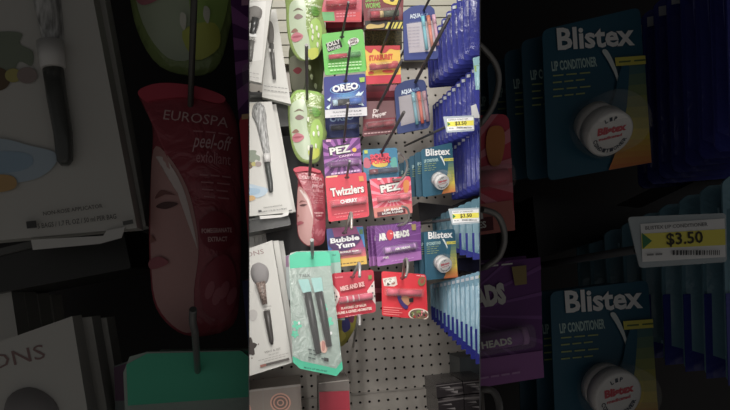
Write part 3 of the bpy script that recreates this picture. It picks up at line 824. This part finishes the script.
def l_boxB():
    B = bg
    Y = 1.265
    f4 = [B(-70, 344), B(72, 316), B(103, 430), bg(203 - 20, 700)]
    f4 = [(243, 250.5), (272.3, 240.2), (292.3, 362.5), (243, 378)]
    def ex(it, p):
        p.text('TIONS', B(-34, 376), B(46, 358), 4.6, M((140, 110, 108)), .0)
        p.print(spline([B(-10, 410), B(2, 398), B(26, 390), B(46, 394), B(56, 408), B(56, 422), B(20, 440)]), M((150, 148, 146))) if False else None
        p.text('CONTOUR', (263.5, 308), (271.5, 306.6), 1.3, M((120, 116, 112)), .01); p.text('BRUSH', (264.5, 310.6), (270.5, 309.6), 1.2, M((120, 116, 112)), .01)
        p.print(spline([(250, 311), (254, 309.5), (257.5, 313), (256, 319), (252, 321), (250, 318)]), M((176, 172, 168)))
        sp = []
        for i in range(24):
            a = 2 * math.pi * i / 24; k = 1 + .14 * math.sin(5 * i) + .1 * math.sin(11 * i); sp.append((249 + 7 * k * math.cos(a), 347 + 8.5 * k * math.sin(a)))
        p.print(sp, M((56, 46, 42))); p.print(ell(258.6, 344, .6, .6, 8), M((90, 70, 60))); p.print(ell(252, 358, .6, .8, 8), M((80, 60, 50)))
        p.text('VENT & SET', (264.8, 353.4), (281, 349.4), 2.1, M((110, 106, 102)), .0)
        p.text('BRUSH SET', (269, 355.6), (279, 353), 1.3, M((130, 126, 120)), .0)
        lines(p, [((258, 360.6), (289, 352.6)), ((264, 361.3), (286, 355.6))], M((130, 120, 116)), .2)
        p.print([(260, 364.8), (289, 357.4), (289.6, 359.8), (260.6, 367.2)], M((84, 78, 74)))
        p.print([(260, 364.8), (266, 363.3), (266.6, 365.7), (260.6, 367.2)], M((150, 96, 84)))
        b = it.part('makeup_brush', Y)
        b.rings(spline([(250.8, 275), (252, 266), (259, 262.6), (266.5, 266.5), (269, 274), (266.6, 283), (259, 285), (254.5, 283)]), M((140, 136, 136), .7), .2, [(1, 0), (.85, 2), (.5, 3.4), (0, 3.8)])
        f = it.part('ferrule', Y, b)
        f.tube((260.6, 282), (265, 304), 4.8, Mnoise((90, 76, 70), (170, 150, 140), 300, .3), r1=2.6, up=3)
        h = it.part('handle', Y, b)
        h.cyl([W(*q, Y, 2.6 * unit(Y)) for q in ((266.8, 310.5), (269.3, 326), (271.6, 340), (272, 344))], [v * unit(Y) for v in (3.3, 2.9, 2.2, 1.2)], M((74, 70, 68), .35), 14)
    brush_box('white brush box lettered TIONS with a dark splash mark', f4, 0, Y, ex)
    for k, (a, b, c, d) in enumerate((((273, 241), (278.5, 240.4), (298.5, 361), (292.6, 362)), ((277, 241.3), (283.2, 240.7), (302, 356), (297, 358)))):
        brush_box(('white brush box second behind the splash box', 'white brush box third behind the splash box')[k], [a, b, c, d], 0, 1.305 + .04 * k, lambda it, p: None)
    for k in range(4):
        x = 249 + 4.2 * k
        brush_box('white box edge, ' + ('leftmost', 'second from left', 'third from left', 'fourth from left')[k] + ' along the back', [(x - 6, 233 + .4 * k), (x + 4.0, 232.2 + .4 * k), (x + 22, 352), (x + 9, 352)], 0, 1.44 + .045 * k, lambda it, p: None, group='boxes at the back of the lower left stack')
def l_boxTop():
    # middle bay only: two slanted brush boxes at the top left
    Y = 1.22
    def ex(it, p):
        p.print([(249, 3), (266, 1), (262, 60), (249, 62)], M((210, 208, 203)))
        b = it.part('makeup_brush', Y)
        b.rings(spline([(247, 14), (249, 8), (256, 6), (262, 10), (261, 18), (256, 22), (248, 22)]), M((128, 124, 120), .7), .2, [(1, 0), (.85, 2), (.5, 3.4), (0, 3.8)])
        f = it.part('ferrule', Y, b); f.tube((256, 20), (252.5, 36), 4, M((96, 96, 96), .3, .5), r1=3, up=3)
        h = it.part('handle', Y, b); h.tube((252, 42), (249.5, 62), 3, M((110, 108, 104), .3), up=3)
        p.print([(249, 35), (257, 36), (257, 39), (249, 38.5)], M((225, 225, 222)), 5)
        lines(p, [((249, 74), (260, 76)), ((249, 78), (260, 80))], M((150, 148, 144)), .3)
    brush_box('slanted white brush box at the top left corner', [(240, -20), (276, -20), (270, 12), (261.5, 83), (243, 79)], 0, Y, ex)
    def ex2(it, p):
        b = it.part('makeup_brush', 1.29)
        b.rings(spline([(267, 30), (269, 21), (272.5, 24), (274, 33), (273, 44), (268.5, 43)]), M((112, 108, 104), .7), .2, [(1, 0), (.8, 1.6), (0, 2)])
        h = it.part('handle', 1.29, b); h.tube((271.6, 45), (274.5, 80), 2.4, M((100, 98, 96), .3), up=2.2, r1=1.8)
        p.print([(269, 50), (274, 50.5), (274, 54), (269, 53)], WHITE, 4)
        lines(p, [((264, 87), (288, 90)), ((264, 91), (288, 94))], M((140, 138, 136)), .4)
    brush_box('slanted white brush box beside the corner box', [(268, 10), (276, 9), (291, 104), (262, 97)], 0, 1.29, ex2)
def tray(lab, c4, Y, colr, t=40, lip=True):
    it = Item('display_tray', where(lab), 'tray', 'dark plastic display trays')
    p = it.part('tray', Y); p.prism(rounded(c4, 1), t, M(colr, .3))
    if lip:
        l = it.part('rim', Y); a, b = c4[0], c4[1]
        l.prism([(a[0], a[1] - 1.4), (b[0], b[1] - 1.4), (b[0], b[1] + .8), (a[0], a[1] + .8)], 3, M([min(255, v * 1.7) for v in colr], .3), up=1.5)
def l_talk():
    Y = 1.24
    if True:
        it = Item('brush_pack', where('clear and mint green pack holding two dark brushes'), 'brush set', None)
        p = it.part('pouch', Y)
        out = [(288.5, 258), (290.5, 253), (296, 251.5), (325.5, 251), (329.5, 254), (331, 268), (337.5, 320), (342.5, 368), (336, 376), (300, 368.5), (293, 362)]
        p.prism(out, 3, Mfilm((150, 168, 158), .22, .25))
        p.print([(289.5, 255.5), (296, 252), (326, 251.2), (330, 254.5), (331, 265.5), (290, 268.5)], M((52, 190, 150)))
        p.text('TALK', (299.5, 277.8), (310.5, 276.6), 3.2, M((56, 66, 66)), .01)
        p.print([(292.6, 356), (302, 361), (336, 368.5), (342, 361), (342.8, 369), (336.4, 376), (300, 368.6), (292.8, 362)], M((52, 190, 150)))
        p.text('MAKE UP BRUSHES', (304, 368), (327, 372), 1.4, M((20, 90, 80)), .02)
        # printed flowers
        for cx, cy, s in ((323, 308, 4.4), (328, 322, 5.2), (297, 325, 4.6), (295, 334, 3.6)):
            for k in range(5):
                a = k * 1.256 + .3; p.print(ell(cx + s * .62 * math.cos(a), cy + s * .62 * math.sin(a), s * .5, s * .38, 10, math.degrees(a)), M((70, 200, 160)), .01)
        for x, y in ((320.5, 314), (322, 323), (299, 323), (331, 333)): p.print(ell(x, y, 1.2, 1.8, 8), M((225, 235, 230)))
        for i, (a, b, c) in enumerate((((302, 279.5), (307.5, 292), (318.5, 353)), ((315, 278), (319, 291.5), (329, 346)))):
            br = it.part('brush_sleeve', Y); w = 5.2
            br.prism(rounded([(a[0] - 4.2, a[1]), (a[0] + 6.3, a[1] - .6), (b[0] + w - 1, b[1]), (b[0] - w + .6, b[1] + 1)], 1.2), .8, M((140, 196, 190)), up=4.4)
            h = it.part('brush_handle', Y, br)
            h.cyl([W(b[0] - .5, b[1], Y, 3.4 * unit(Y)), W(*lerp(b, c, .5), Y, 3.4 * unit(Y)), W(*c, Y, 2.6 * unit(Y))], [v * unit(Y) for v in (4, 3.8, 2.9)], M((16, 17, 17), .35), 14)
        p.print(ell(323.5, 346.5, 4, 6.4, 18, -8), M((214, 170, 150))); p.print(spline([(322, 341), (325, 343), (324.5, 350), (322, 350)]), M((180, 110, 96)))
        lines(p, [((308, 349), (317, 351)), ((309, 353), (317, 355)), ((308, 357), (316, 359)), ((321, 358), (328, 360))], M((60, 76, 72)), .7)
        p.print([(324, 357), (328.5, 358), (328.5, 361.5), (324, 361)], BLACK)
        c = it.part('clear_front', Y)
        inner = [(291, 268), (331, 265.5), (336.6, 320), (341.5, 361), (336, 368), (302, 361), (293, 356)]
        c.rings(inner, CLEAR, .4, [(1, 0), (.97, 5), (.9, 8), (.5, 8.6), (0, 8.6)])
    for k, (dx, colr, lab) in enumerate(((8.5, (70, 186, 154), 'mint green pack showing at the right behind the clear pack'), (-4.5, (130, 92, 124), 'purple pack peeking out left behind the mint pack'))):
        it = Item('brush_pack', where(lab), 'brush set', None)
        p = it.part('pouch', 1.29 + .03 * k)
        a = 252 - .3 * dx
        if k == 0: p.prism([(300, 251), (338.5, 250.5), (340, 254), (340.5, 263), (345, 320), (304, 320)], 3, M((150, 180, 168), .3)); p.print([(300, 251.5), (338, 251), (340, 254.5), (340.5, 262), (300, 266)], M(colr)); p.text('TALK', (332, 256), (336, 255.5), 1.4, M((20, 80, 70)), .02)
        else: p.prism([(285.5, 256), (290, 254.5), (312, 254.5), (312, 300), (287, 300)], 3, M((140, 150, 150), .3)); p.print([(285.6, 256.4), (290, 255), (312, 255), (312, 266), (286, 267)], M(colr))
    it = Item('brush_pack', where('grey clear pack hanging furthest behind the mint pack'), 'brush set', None)
    p = it.part('pouch', 1.37); p.prism([(281, 259), (300, 257), (305, 352), (300, 353), (292, 340)], 4, M((120, 126, 120), .3))

# ---------------------------------------------------------------- stacked bags on the right
ORD = ['frontmost', 'second from the front', 'third from the front', 'fourth from the front', 'fifth from the front', 'sixth from the front', 'seventh from the front', 'eighth from the front', 'ninth from the front', 'tenth from the front', 'eleventh from the front', 'rearmost']
def bags(row, edges, width, Y0, Y1, top, low, split, tag, group, kind, dark=None, wrinkle=True):
    """edges: (x, ytop, ybottom) from back to front; split: share of height where the lower colour starts"""
    n = len(edges)
    for i, (x, yt, yb) in enumerate(edges):
        k = n - 1 - i
        Y = Y1 + (Y0 - Y1) * i / (n - 1)
        o = ORD[k] if i else 'rearmost'
        it = Item('floss_pick_bag', where('%s %s, %s' % (o, kind, row)), 'bag', group)
        p = it.part('bag', Y)
        w = width
        sl = .10
        f = lambda a, b: (x + w * a + sl * 18 * b, yt - 2.5 * a * (w / 30) + (yb - yt) * b + 0 * a)
        out = [f(0, .03), f(.06, 0), f(1, 0), f(1, 1), f(.04, 1), f(0, .97)]
        p.prism(rounded(out, .8, 2), .7, top)
        # soft filled body, a gusset that bulges
        p.rings([f(.03, .16), f(.2, .13), f(.8, .13), f(.97, .16), f(.98, .9), f(.8, .95), f(.2, .95), f(.02, .9)], top, .05, [(1, 0), (.9, 2.0), (.6, 3.6), (0, 4)])
        if split < 1:
            q = it.part('lower_panel', Y)
            q.prism([f(-.01, split), f(1.01, split), f(1.01, 1.0), f(-.01, 1.0)], .3, low, up=1.0)
        if tag:
            t = it.part('hang_label', Y)
            t.prism([f(.03, .045), f(.11, .04), f(.11, .04 + 3.0 / (yb - yt)), f(.03, .045 + 3.0 / (yb - yt))], .3, M((196, 200, 206)), up=.6)
            t.prism([f(.11, .04), f(.22, .03), f(.22, .03 + 3.0 / (yb - yt)), f(.11, .04 + 3.0 / (yb - yt))], .3, M((120, 140, 70)), up=.6)
        # highlight along a fold, painted as a lighter strip
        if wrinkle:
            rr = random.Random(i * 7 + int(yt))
            c = it.part('crease_highlight', Y)
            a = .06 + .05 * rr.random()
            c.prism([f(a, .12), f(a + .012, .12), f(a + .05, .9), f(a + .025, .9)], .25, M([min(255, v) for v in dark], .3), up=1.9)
            if i % 3 == 1 and split >= 1:
                p.lay = 4.2
BL = Mfilm((56, 62, 150)); BL2 = Mfilm((36, 40, 120)); LB = Mfilm((120, 160, 180)); LB2 = Mfilm((38, 42, 124)); TEAL = Mfilm((150, 196, 205))
def row(n, a, b, ease=1.0):
    """n bags from a=(x,yt,yb) at the back to b at the front; spacing widens towards the front"""
    out = []
    for i in range(n):
        t = (i / (n - 1)) ** ease
        out.append(tuple(a[j] + (b[j] - a[j]) * t for j in range(3)))
    return out
def r_rows(rows):
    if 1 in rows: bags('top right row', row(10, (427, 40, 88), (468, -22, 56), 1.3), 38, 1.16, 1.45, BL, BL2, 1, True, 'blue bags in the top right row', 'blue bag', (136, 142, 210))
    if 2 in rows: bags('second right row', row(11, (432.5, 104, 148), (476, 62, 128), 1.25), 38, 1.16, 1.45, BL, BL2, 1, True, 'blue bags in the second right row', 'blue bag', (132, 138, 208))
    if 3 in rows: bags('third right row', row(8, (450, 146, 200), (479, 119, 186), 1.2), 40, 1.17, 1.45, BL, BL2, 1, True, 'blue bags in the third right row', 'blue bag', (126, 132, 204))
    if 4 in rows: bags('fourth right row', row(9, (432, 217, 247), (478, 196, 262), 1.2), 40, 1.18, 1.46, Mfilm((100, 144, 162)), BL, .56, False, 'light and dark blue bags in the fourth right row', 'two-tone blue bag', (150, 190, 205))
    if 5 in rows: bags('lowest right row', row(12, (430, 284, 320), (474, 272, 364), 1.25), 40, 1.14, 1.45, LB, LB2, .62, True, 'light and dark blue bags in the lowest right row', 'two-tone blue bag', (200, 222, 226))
def front_pale_bag():
    it = Item('floss_pick_bag', where('pale aqua bag at the right edge between blue rows'), 'bag')
    p = it.part('bag', 1.12)
    p.prism([(473, 58), (500, 50), (502, 92), (476, 90)], 1, TEAL); p.rings([(476, 66), (499, 58), (500, 86), (477, 86)], TEAL, .05, [(1, 0), (.8, 3), (0, 5)])
    p.print([(474, 66), (500, 60), (500, 66), (475, 72)], M((150, 180, 90)), .3)
    t = it.part('lower_panel', 1.12, label='lower panel with a painted white highlight'); t.prism([(473, 90), (500, 88), (500, 118), (478, 118)], .8, BL); t.prism([(471, 106), (476, 104), (480, 118), (472, 118)], .4, M((205, 205, 205)), up=.3)  # pale corner plate is a painted highlight

# ---------------------------------------------------------------- shadowed ledges & low boxes
def low_things():
    # clear tray boxes bottom left
    it = Item('clear_box', where('clear grey box with a pink round seal, bottom left'), 'box', 'clear boxes along the bottom')
    p = it.part('box', 1.36)
    p.prism([(240, 391), (300.5, 384), (302.5, 432), (240, 432)], 60, M((150, 137, 128), .3))
    p.print([(240, 391), (300.5, 384), (300.8, 386), (240, 393)], M((168, 160, 152)))
    p.print([(262.5, 389), (263.4, 389), (264.2, 430), (263.2, 430)], M((150, 142, 134)))
    for r, c in ((10.4, (214, 160, 140)), (8.8, (120, 106, 98)), (7.4, (210, 154, 134)), (5.8, (120, 104, 96)), (3.6, (210, 156, 136)), (2.2, (120, 104, 96))):
        p.print(ell(280.5, 402.5, r, r * .92, 28), M(c))
    for r, c in ((10.4, (214, 160, 140)), (8.8, (120, 106, 98))): p.print(ell(241, 410, r, r, 24), M(c))
    it = Item('clear_box', where('clear box holding a crimson card, bottom left'), 'box', 'clear boxes along the bottom')
    p = it.part('box', 1.36)
    p.prism([(318.4, 383), (349, 379.5), (350, 392), (351, 432), (319, 432)], 50, M((128, 120, 114), .25, 0, .95))
    p.print([(318.4, 383), (349, 379.5), (349.1, 380.4), (318.5, 384)], M((176, 168, 160)))
    q = it.part('crimson_card', 1.355); q.prism([(319.2, 391.8), (349, 390.6), (350.6, 430), (320, 430)], 1, M((176, 40, 62)), up=1.4)
    # black cartons bottom right
    dk = Mnoise((44, 40, 42), (112, 106, 106), 30, .25, stretch=(.6, 1, 3), lo=.5, hi=.75)
    for k, (c4, lab, Y) in enumerate((([(436, 384), (462, 381), (463.5, 394), (437, 398)], 'glossy black carton, left one of the upper pair, bottom right', 1.34),
                                      ([(462.8, 381), (486, 378.5), (487, 392), (464, 394)], 'glossy black carton, right one of the upper pair, bottom right', 1.345),
                                      ([(438, 399), (463.6, 395), (464, 420), (439, 420)], 'glossy black carton, left one of the lower pair, bottom right', 1.34),
                                      ([(464.2, 395), (487, 393), (487, 420), (464.6, 420)], 'glossy black carton, right one of the lower pair, bottom right', 1.345))):
        it = Item('carton', where(lab), 'carton', 'glossy black cartons', solo=True)
        p = it.part('carton', Y); p.prism(c4, 55, dk)
        p.print([lerp(c4[0], c4[3], .1), lerp(c4[1], c4[2], .1), lerp(c4[1], c4[2], .16), lerp(c4[0], c4[3], .18)], M((96, 90, 90)))
        for j in range(3):
            a = lerp(c4[0], c4[3], .3 + .2 * j); b = lerp(c4[1], c4[2], .25 + .2 * j)
            p.print([lerp(a, b, .1 + .2 * j), lerp(a, b, .5 + .15 * j), lerp(a, b, .55 + .12 * j)[:1] + (lerp(a, b, .5)[1] + 1.6,)], M((120, 114, 114)))
    # candy coloured wrap hanging behind the crimson card
    it = Item('candy_pack', where('yellow and blue wrapped pack behind the crimson card'), 'pack')
    p = it.part('wrapper', 1.42)
    p.pillow(spline([(333, 312), (352, 308), (357, 318), (354, 330), (344, 345), (336, 345), (335, 330)]), M((150, 142, 52), .3), 3)
    p.print(spline([(342, 320), (348, 318), (350, 328), (343, 332)]), M((62, 58, 124)))
    p.print(spline([(348, 314), (354, 313), (353, 322), (349, 321)]), M((120, 60, 90)))
    p.print(spline([(336, 334), (341, 330), (346, 336), (340, 342)]), M((186, 172, 60)))

# ================================================================== MIDDLE BAY
def centre():
    c_pink_top(); c_jolly(); c_oreo(); c_oreo2(); c_pez_purple(); c_twizzlers(); c_bubble(); c_mike()
    c_trolli(); c_star(); c_pepper(); c_blue_candy(); c_pez_red(); c_airheads(); c_pizza()
    c_aqua(0); c_aqua(1); c_blistex(0); c_blistex(1); price(0); price(1)
    l_peach(); l_green(0); l_green(1); l_green_mid(); l_boxA(); l_boxB(); l_boxTop(); l_talk()
    tray('dark tray under the slanted boxes', [(250, 97), (291, 95), (292, 126), (250, 128)], 1.33, (60, 60, 58))
    tray('dark tray under the flower box', [(243, 222), (288, 211), (291, 225), (243, 234)], 1.30, (62, 62, 60))
    r_rows((1, 2, 3, 4, 5)); front_pale_bag(); low_things()
    # dark slabs below the blue bags, the upper standing in for shade
    tray('dark slab for the shade under the third row of bags', [(418, 202), (452, 206), (481, 192), (484, 199), (470, 207), (420, 222)], 1.40, (40, 38, 42), lip=False)
    tray('navy slab under the fourth row of bags', [(458, 258), (486, 258), (486, 274), (458, 270)], 1.36, (34, 34, 66), lip=False)
    hook('dark hook running up beside the green pouch', (307, 94), (306.5, 45), 1.30, 1.5)
    hook('dark hook in front of the upper pink card', (342, 36.5), (348.5, 2), 1.295)
    hook('dark hook in front of the green card', (345.7, 80.5), (350.2, 46), 1.285)
    hook('dark hook in front of the white-footed blue card', (344, 141.5), (348, 103), 1.295)
    hook('grey hook in front of the purple rays card', (346.8, 177), (349.8, 161), 1.265, m=STEEL)
    hook('bright hook tip under the plain red card', (344.8, 232.5), (350.8, 213), 1.305, 1.4, curl=[(351.4, 214), (351.6, 219), (351.5, 229)], m=M((150, 138, 132), .3, .3))
    hook('bright hook tip above the crimson card', (352.6, 277), (358.8, 263.5), 1.275, 1.3, curl=[(359.4, 264), (359.8, 269), (359.6, 277)], m=M((165, 160, 162), .3, .3))
    hook('bright hook tip below the crimson card', (356, 330), (358.6, 315.5), 1.40, 1.3, curl=[(359.2, 316), (359.8, 320), (359.6, 326)], m=M((170, 168, 165), .3, .3))
    hook('long dark hook crossing the striped worm card', (381.5, 51), (401, -3), 1.295, 1.3)
    hook('long dark hook crossing the yellow card', (378, 107), (402, 60), 1.305, 1.4)
    hook('long dark hook crossing the brown maroon card', (382, 151.5), (404, 112), 1.31, 1.4)
    hook('short dark hook above the upper blue window pack', (424.5, 9), (431, -4), 1.295, 1.3)
    hook('long dark hook crossing the upper blue window pack', (416, 81), (449.5, 16), 1.295, 1.7)
    LOOP = M((150, 146, 142), .3, .4)
    hook('bright curved hook in front of the pink-rayed red card', (394.6, 180), (401.5, 179.5), 1.265, 1.2, curl=[(405.5, 173.5), (407.4, 165.5), (405.8, 159.5), (401.4, 154.5), (398.5, 153.5)], m=LOOP)
    hook('bright curved hook at the foot of the pink-rayed red card', (399, 225.5), (403.5, 224.4), 1.265, 1.15, curl=[(407.6, 221), (409.2, 214.8), (407, 208.4), (402, 206.4)], m=LOOP)
    hook('bright hook tip above the bright red card', (402.5, 278), (404.6, 260), 1.26, 1.3, curl=[(406.6, 259), (407.6, 264), (407.4, 271), (405.4, 277)], m=LOOP)
    hook('dark hook above the rose red pouch', (309.7, 174), (311.5, 146), 1.28, 1.5, m=M((84, 82, 78), .4, .3))
    hook('bright hook tip holding the mint green pack', (312.4, 257), (312, 240), 1.235, 1.6, m=M((130, 134, 132), .3, .4))
    flush()

def left_bay():
    global S, SIDE
    S, SIDE = ZS, 'L'
    l_peach(); l_green(1); l_boxA(); l_boxB(); l_talk(); c_pez_purple(); c_twizzlers(); c_bubble()
    tray('dark tray under the flower box', [(243, 222), (288, 211), (291, 225), (243, 234)], 1.42, (62, 62, 60))
    hook('long hook above the rose red pouch', (309.8, 172.5), (311.6, 120), 1.28, .95, m=M((84, 82, 78), .4, .3))
    hook('curved hook holding the mint green pack', (312, 257), (311.2, 245), 1.235, .95, m=M((110, 110, 110), .3, .4), curl=[(310.5, 242), (310.6, 238)])
    flush()
def right_bay():
    global S, SIDE
    S, SIDE = ZS, 'R'
    c_pez_red(); c_airheads(); c_pizza(); c_blistex(0); c_blistex(1); price(1); r_rows((3, 4, 5))
    LOOP = M((140, 138, 136), .3, .4)
    hook('curved hook in front of the pink-rayed red card', (394.6, 180), (401.5, 179.5), 1.265, 1.0, curl=[(405.5, 173.5), (407.4, 165.5), (405.8, 159.5), (401.4, 154.5), (398.5, 153.5)], m=LOOP)
    hook('curved hook above the purple packs', (399, 225.5), (403.5, 224.4), 1.265, 1.0, curl=[(407.6, 221), (409.2, 214.8), (407, 208.4), (402, 206.4)], m=LOOP)
    hook('curved hook above the bright red card', (402.5, 278), (401.4, 263.4), 1.26, 1.0, curl=[(405.6, 264), (407.6, 269), (406.6, 276)], m=LOOP)
    tray('dark slab for the shade under the blue bags', [(418, 202), (452, 206), (481, 192), (484, 199), (470, 207), (420, 222)], 1.42, (30, 28, 32), lip=False)  # dark slab stands in for shade below the bags
    flush()

# ================================================================== THE SETTING
def struct(name, bm, mats):
    me = bpy.data.meshes.new(name); bm.to_mesh(me); bm.free()
    for m in mats: me.materials.append(m)
    o = bpy.data.objects.new(name, me); COL.objects.link(o); o['kind'] = 'structure'; return o
def quadbox(bm, a, b):
    v = [bm.verts.new((x, y, z)) for x in (a[0], b[0]) for y in (a[1], b[1]) for z in (a[2], b[2])]
    for q in ((0, 1, 3, 2), (4, 6, 7, 5), (0, 4, 5, 1), (2, 3, 7, 6), (0, 2, 6, 4), (1, 5, 7, 3)): bm.faces.new([v[i] for i in q])
def pegboard(name, Y, x0, x1, z0, z1, anchor, sx, sz, mat, hr=.0036, th=.005):
    bm = bmesh.new(); N = 12
    i0 = math.floor((x0 - anchor.x) / sx); i1 = math.ceil((x1 - anchor.x) / sx)
    k0 = math.floor((z0 - anchor.z) / sz); k1 = math.ceil((z1 - anchor.z) / sz)
    for i in range(i0, i1):
        for k in range(k0, k1):
            cx = anchor.x + i * sx; cz = anchor.z + k * sz
            ring = []; sq = []; bk = []
            for j in range(N):
                a = 2 * math.pi * (j + .5) / N; c, s = math.cos(a), math.sin(a); m = max(abs(c), abs(s))
                ring.append(bm.verts.new((cx + hr * c, Y, cz + hr * s))); bk.append(bm.verts.new((cx + hr * c, Y + th, cz + hr * s)))
                # points on the cell border, corners included
                sq.append(bm.verts.new((cx + sx / 2 * c / m, Y, cz + sz / 2 * s / m)))
            cor = {}
            for j in range(N):
                q = (j + 1) % N
                p, r = sq[j].co, sq[q].co
                if abs(p.x - r.x) > 1e-6 and abs(p.z - r.z) > 1e-6:
                    X = p.x if abs(abs(p.x - cx) - sx / 2) < 1e-6 else r.x
                    Z = p.z if abs(abs(p.z - cz) - sz / 2) < 1e-6 else r.z
                    c = bm.verts.new((X, Y, Z)); bm.faces.new([ring[j], ring[q], sq[q], c, sq[j]])
                else: bm.faces.new([ring[j], ring[q], sq[q], sq[j]])
                bm.faces.new([ring[q], ring[j], bk[j], bk[q]])
    bmesh.ops.remove_doubles(bm, verts=bm.verts, dist=1e-6)
    return struct(name, bm, [mat])

def setting():
    global S, SIDE
    S, SIDE = 1, 'M'
    board = Mnoise((188, 180, 170), (200, 192, 182), 25, .6)
    dark = M((16, 15, 16), .9)
    YB = 1.62
    # between the dividers only
    nL, nR = col_plane(249.5, 1), col_plane(479.5, -1)
    a = W(364.7, 329.9, YB)
    b = pegboard('wall_back', YB, -.55, .75, .6, 2.3, a, .0248, .0266, board)
    for me in [b.data]:
        bm = bmesh.new(); bm.from_mesh(me); clip(bm, 'M'); bm.to_mesh(me); bm.free()
    bm = bmesh.new(); quadbox(bm, (-.6, YB + .03, .5), (.8, YB + .04, 2.4)); clip(bm, 'M'); struct('wall_behind_pegboard', bm, [dark])
    # strip where the two pegboard sheets meet
    bm = bmesh.new()
    p0, p1 = W(250, 405.5, YB), W(437, 384.5, YB)
    quadbox(bm, (p0.x, YB - .004, (p0.z + p1.z) / 2 - .002), (p1.x + .12, YB + .001, (p0.z + p1.z) / 2 + .002)); clip(bm, 'M'); struct('trim_1', bm, [M((176, 168, 160))])
    # ribbed cream panel along the top of the back
    bm = bmesh.new()
    z0 = W(365, 62, 1.6).z
    for k in range(26): quadbox(bm, (-.6, 1.598 - .003 * (k % 2), z0 + .018 * k), (.8, 1.61, z0 + .018 * k + .0165))
    clip(bm, 'M'); struct('trim_2', bm, [M((196, 192, 174), .5)])
    # slate upright at the lower right
    bm = bmesh.new(); q = [(459.5, 358), (500, 352), (500, 420), (461, 420)]
    f = [W(x, y, 1.5) for x, y in q]; g = [v + Vector((0, .1, 0)) for v in f]
    A = [bm.verts.new(v) for v in f]; Bv = [bm.verts.new(v) for v in g]
    bm.faces.new(A); bm.faces.new(Bv[::-1])
    for i in range(4): bm.faces.new([A[i - 1], A[i], Bv[i], Bv[i - 1]])
    bmesh.ops.recalc_face_normals(bm, faces=bm.faces); clip(bm, 'M'); struct('trim_3', bm, [M((74, 80, 84))])
    # plain charcoal sheet behind the left column
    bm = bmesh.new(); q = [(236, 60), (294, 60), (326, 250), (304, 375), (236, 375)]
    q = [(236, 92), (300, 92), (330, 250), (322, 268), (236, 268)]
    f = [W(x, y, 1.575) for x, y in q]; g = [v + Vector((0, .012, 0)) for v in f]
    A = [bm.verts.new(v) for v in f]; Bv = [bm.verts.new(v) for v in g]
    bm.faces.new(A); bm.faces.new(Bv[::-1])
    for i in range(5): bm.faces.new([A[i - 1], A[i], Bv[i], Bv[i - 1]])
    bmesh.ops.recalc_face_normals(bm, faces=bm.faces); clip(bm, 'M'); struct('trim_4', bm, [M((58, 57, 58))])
    # thin dividers added between the bays to part lit from unlit
    for name, xa, xb in (('added_divider_left', 248.6, 249.4), ('added_divider_right', 479.6, 480.4)):
        bm = bmesh.new(); V = []
        for x in (xa, xb):
            for y, Y in ((-55, .34), (465, .34), (465, 1.66), (-55, 1.66)):
                d = ray(x, y); V.append(bm.verts.new(CAM + d * (Y / d.y)))
        for q in ((0, 1, 2, 3), (7, 6, 5, 4), (0, 4, 5, 1), (1, 5, 6, 2), (2, 6, 7, 3), (3, 7, 4, 0)): bm.faces.new([V[i] for i in q])
        bmesh.ops.recalc_face_normals(bm, faces=bm.faces); struct(name, bm, [M((70, 66, 66), .6)])
    # side bays: dark backs; unseen canopy added to block the overhead light
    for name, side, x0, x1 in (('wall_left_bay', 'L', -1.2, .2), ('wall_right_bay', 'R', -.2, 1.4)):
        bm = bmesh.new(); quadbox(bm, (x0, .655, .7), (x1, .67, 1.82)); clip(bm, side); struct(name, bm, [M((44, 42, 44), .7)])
    bm = bmesh.new(); quadbox(bm, (-1.4, -.6, 1.775), (1.5, .67, 1.79)); struct('added_canopy', bm, [M((90, 88, 86), .8)])
    bm = bmesh.new(); quadbox(bm, (-1.6, -1.2, -.02), (1.8, 1.8, 0)); struct('floor', bm, [Mnoise((120, 116, 110), (140, 136, 130), 8, .5)])

centre(); left_bay(); right_bay(); setting()

# ================================================================== light, camera
w = bpy.data.worlds.new('store'); SC.world = w; w.use_nodes = True
w.node_tree.nodes['Background'].inputs[0].default_value = (1, .98, .96, 1)
w.node_tree.nodes['Background'].inputs[1].default_value = .085
def area_light(name, loc, aim, sx, sy, power, colr):
    l = bpy.data.lights.new(name, 'AREA'); l.shape = 'RECTANGLE'; l.size = sx; l.size_y = sy; l.energy = power; l.color = colr
    o = bpy.data.objects.new(name, l); COL.objects.link(o); o.location = loc
    o.rotation_euler = (Vector(aim) - Vector(loc)).to_track_quat('-Z', 'Y').to_euler(); return o
area_light('ceiling_light', (.15, -1.5, 4.4), (.1, 1.35, 1.4), 1.6, 1.0, 125, (1, .97, .92))
# unseen fill lights added along the dividers to brighten the middle bay
for px, inw in ((249.5, 1), (479.5, -1)):
    n = col_plane(px, inw); d = ray(px, 205); p = CAM + d * (.72 / d.y) + n * .012
    area_light('divider_fill_light', p, p + Vector((0, 1, 0)) + n * .35 + Vector((0, 0, -.18)), .02, .75, 1.8, (1, .97, .93))

cd = bpy.data.cameras.new('camera'); cam = bpy.data.objects.new('camera', cd); COL.objects.link(cam)
cd.sensor_width = 36; cd.lens = F / 730 * 36; cd.clip_start = .01
cam.matrix_world = Matrix.Translation(CAM) @ Matrix((rgt, upv, -fwd)).transposed().to_4x4()
SC.camera = cam
SC.view_settings.view_transform = 'Standard'; SC.view_settings.look = 'None'; SC.view_settings.gamma = 1
SC.view_settings.exposure = 0; SC.view_settings.use_curve_mapping = False
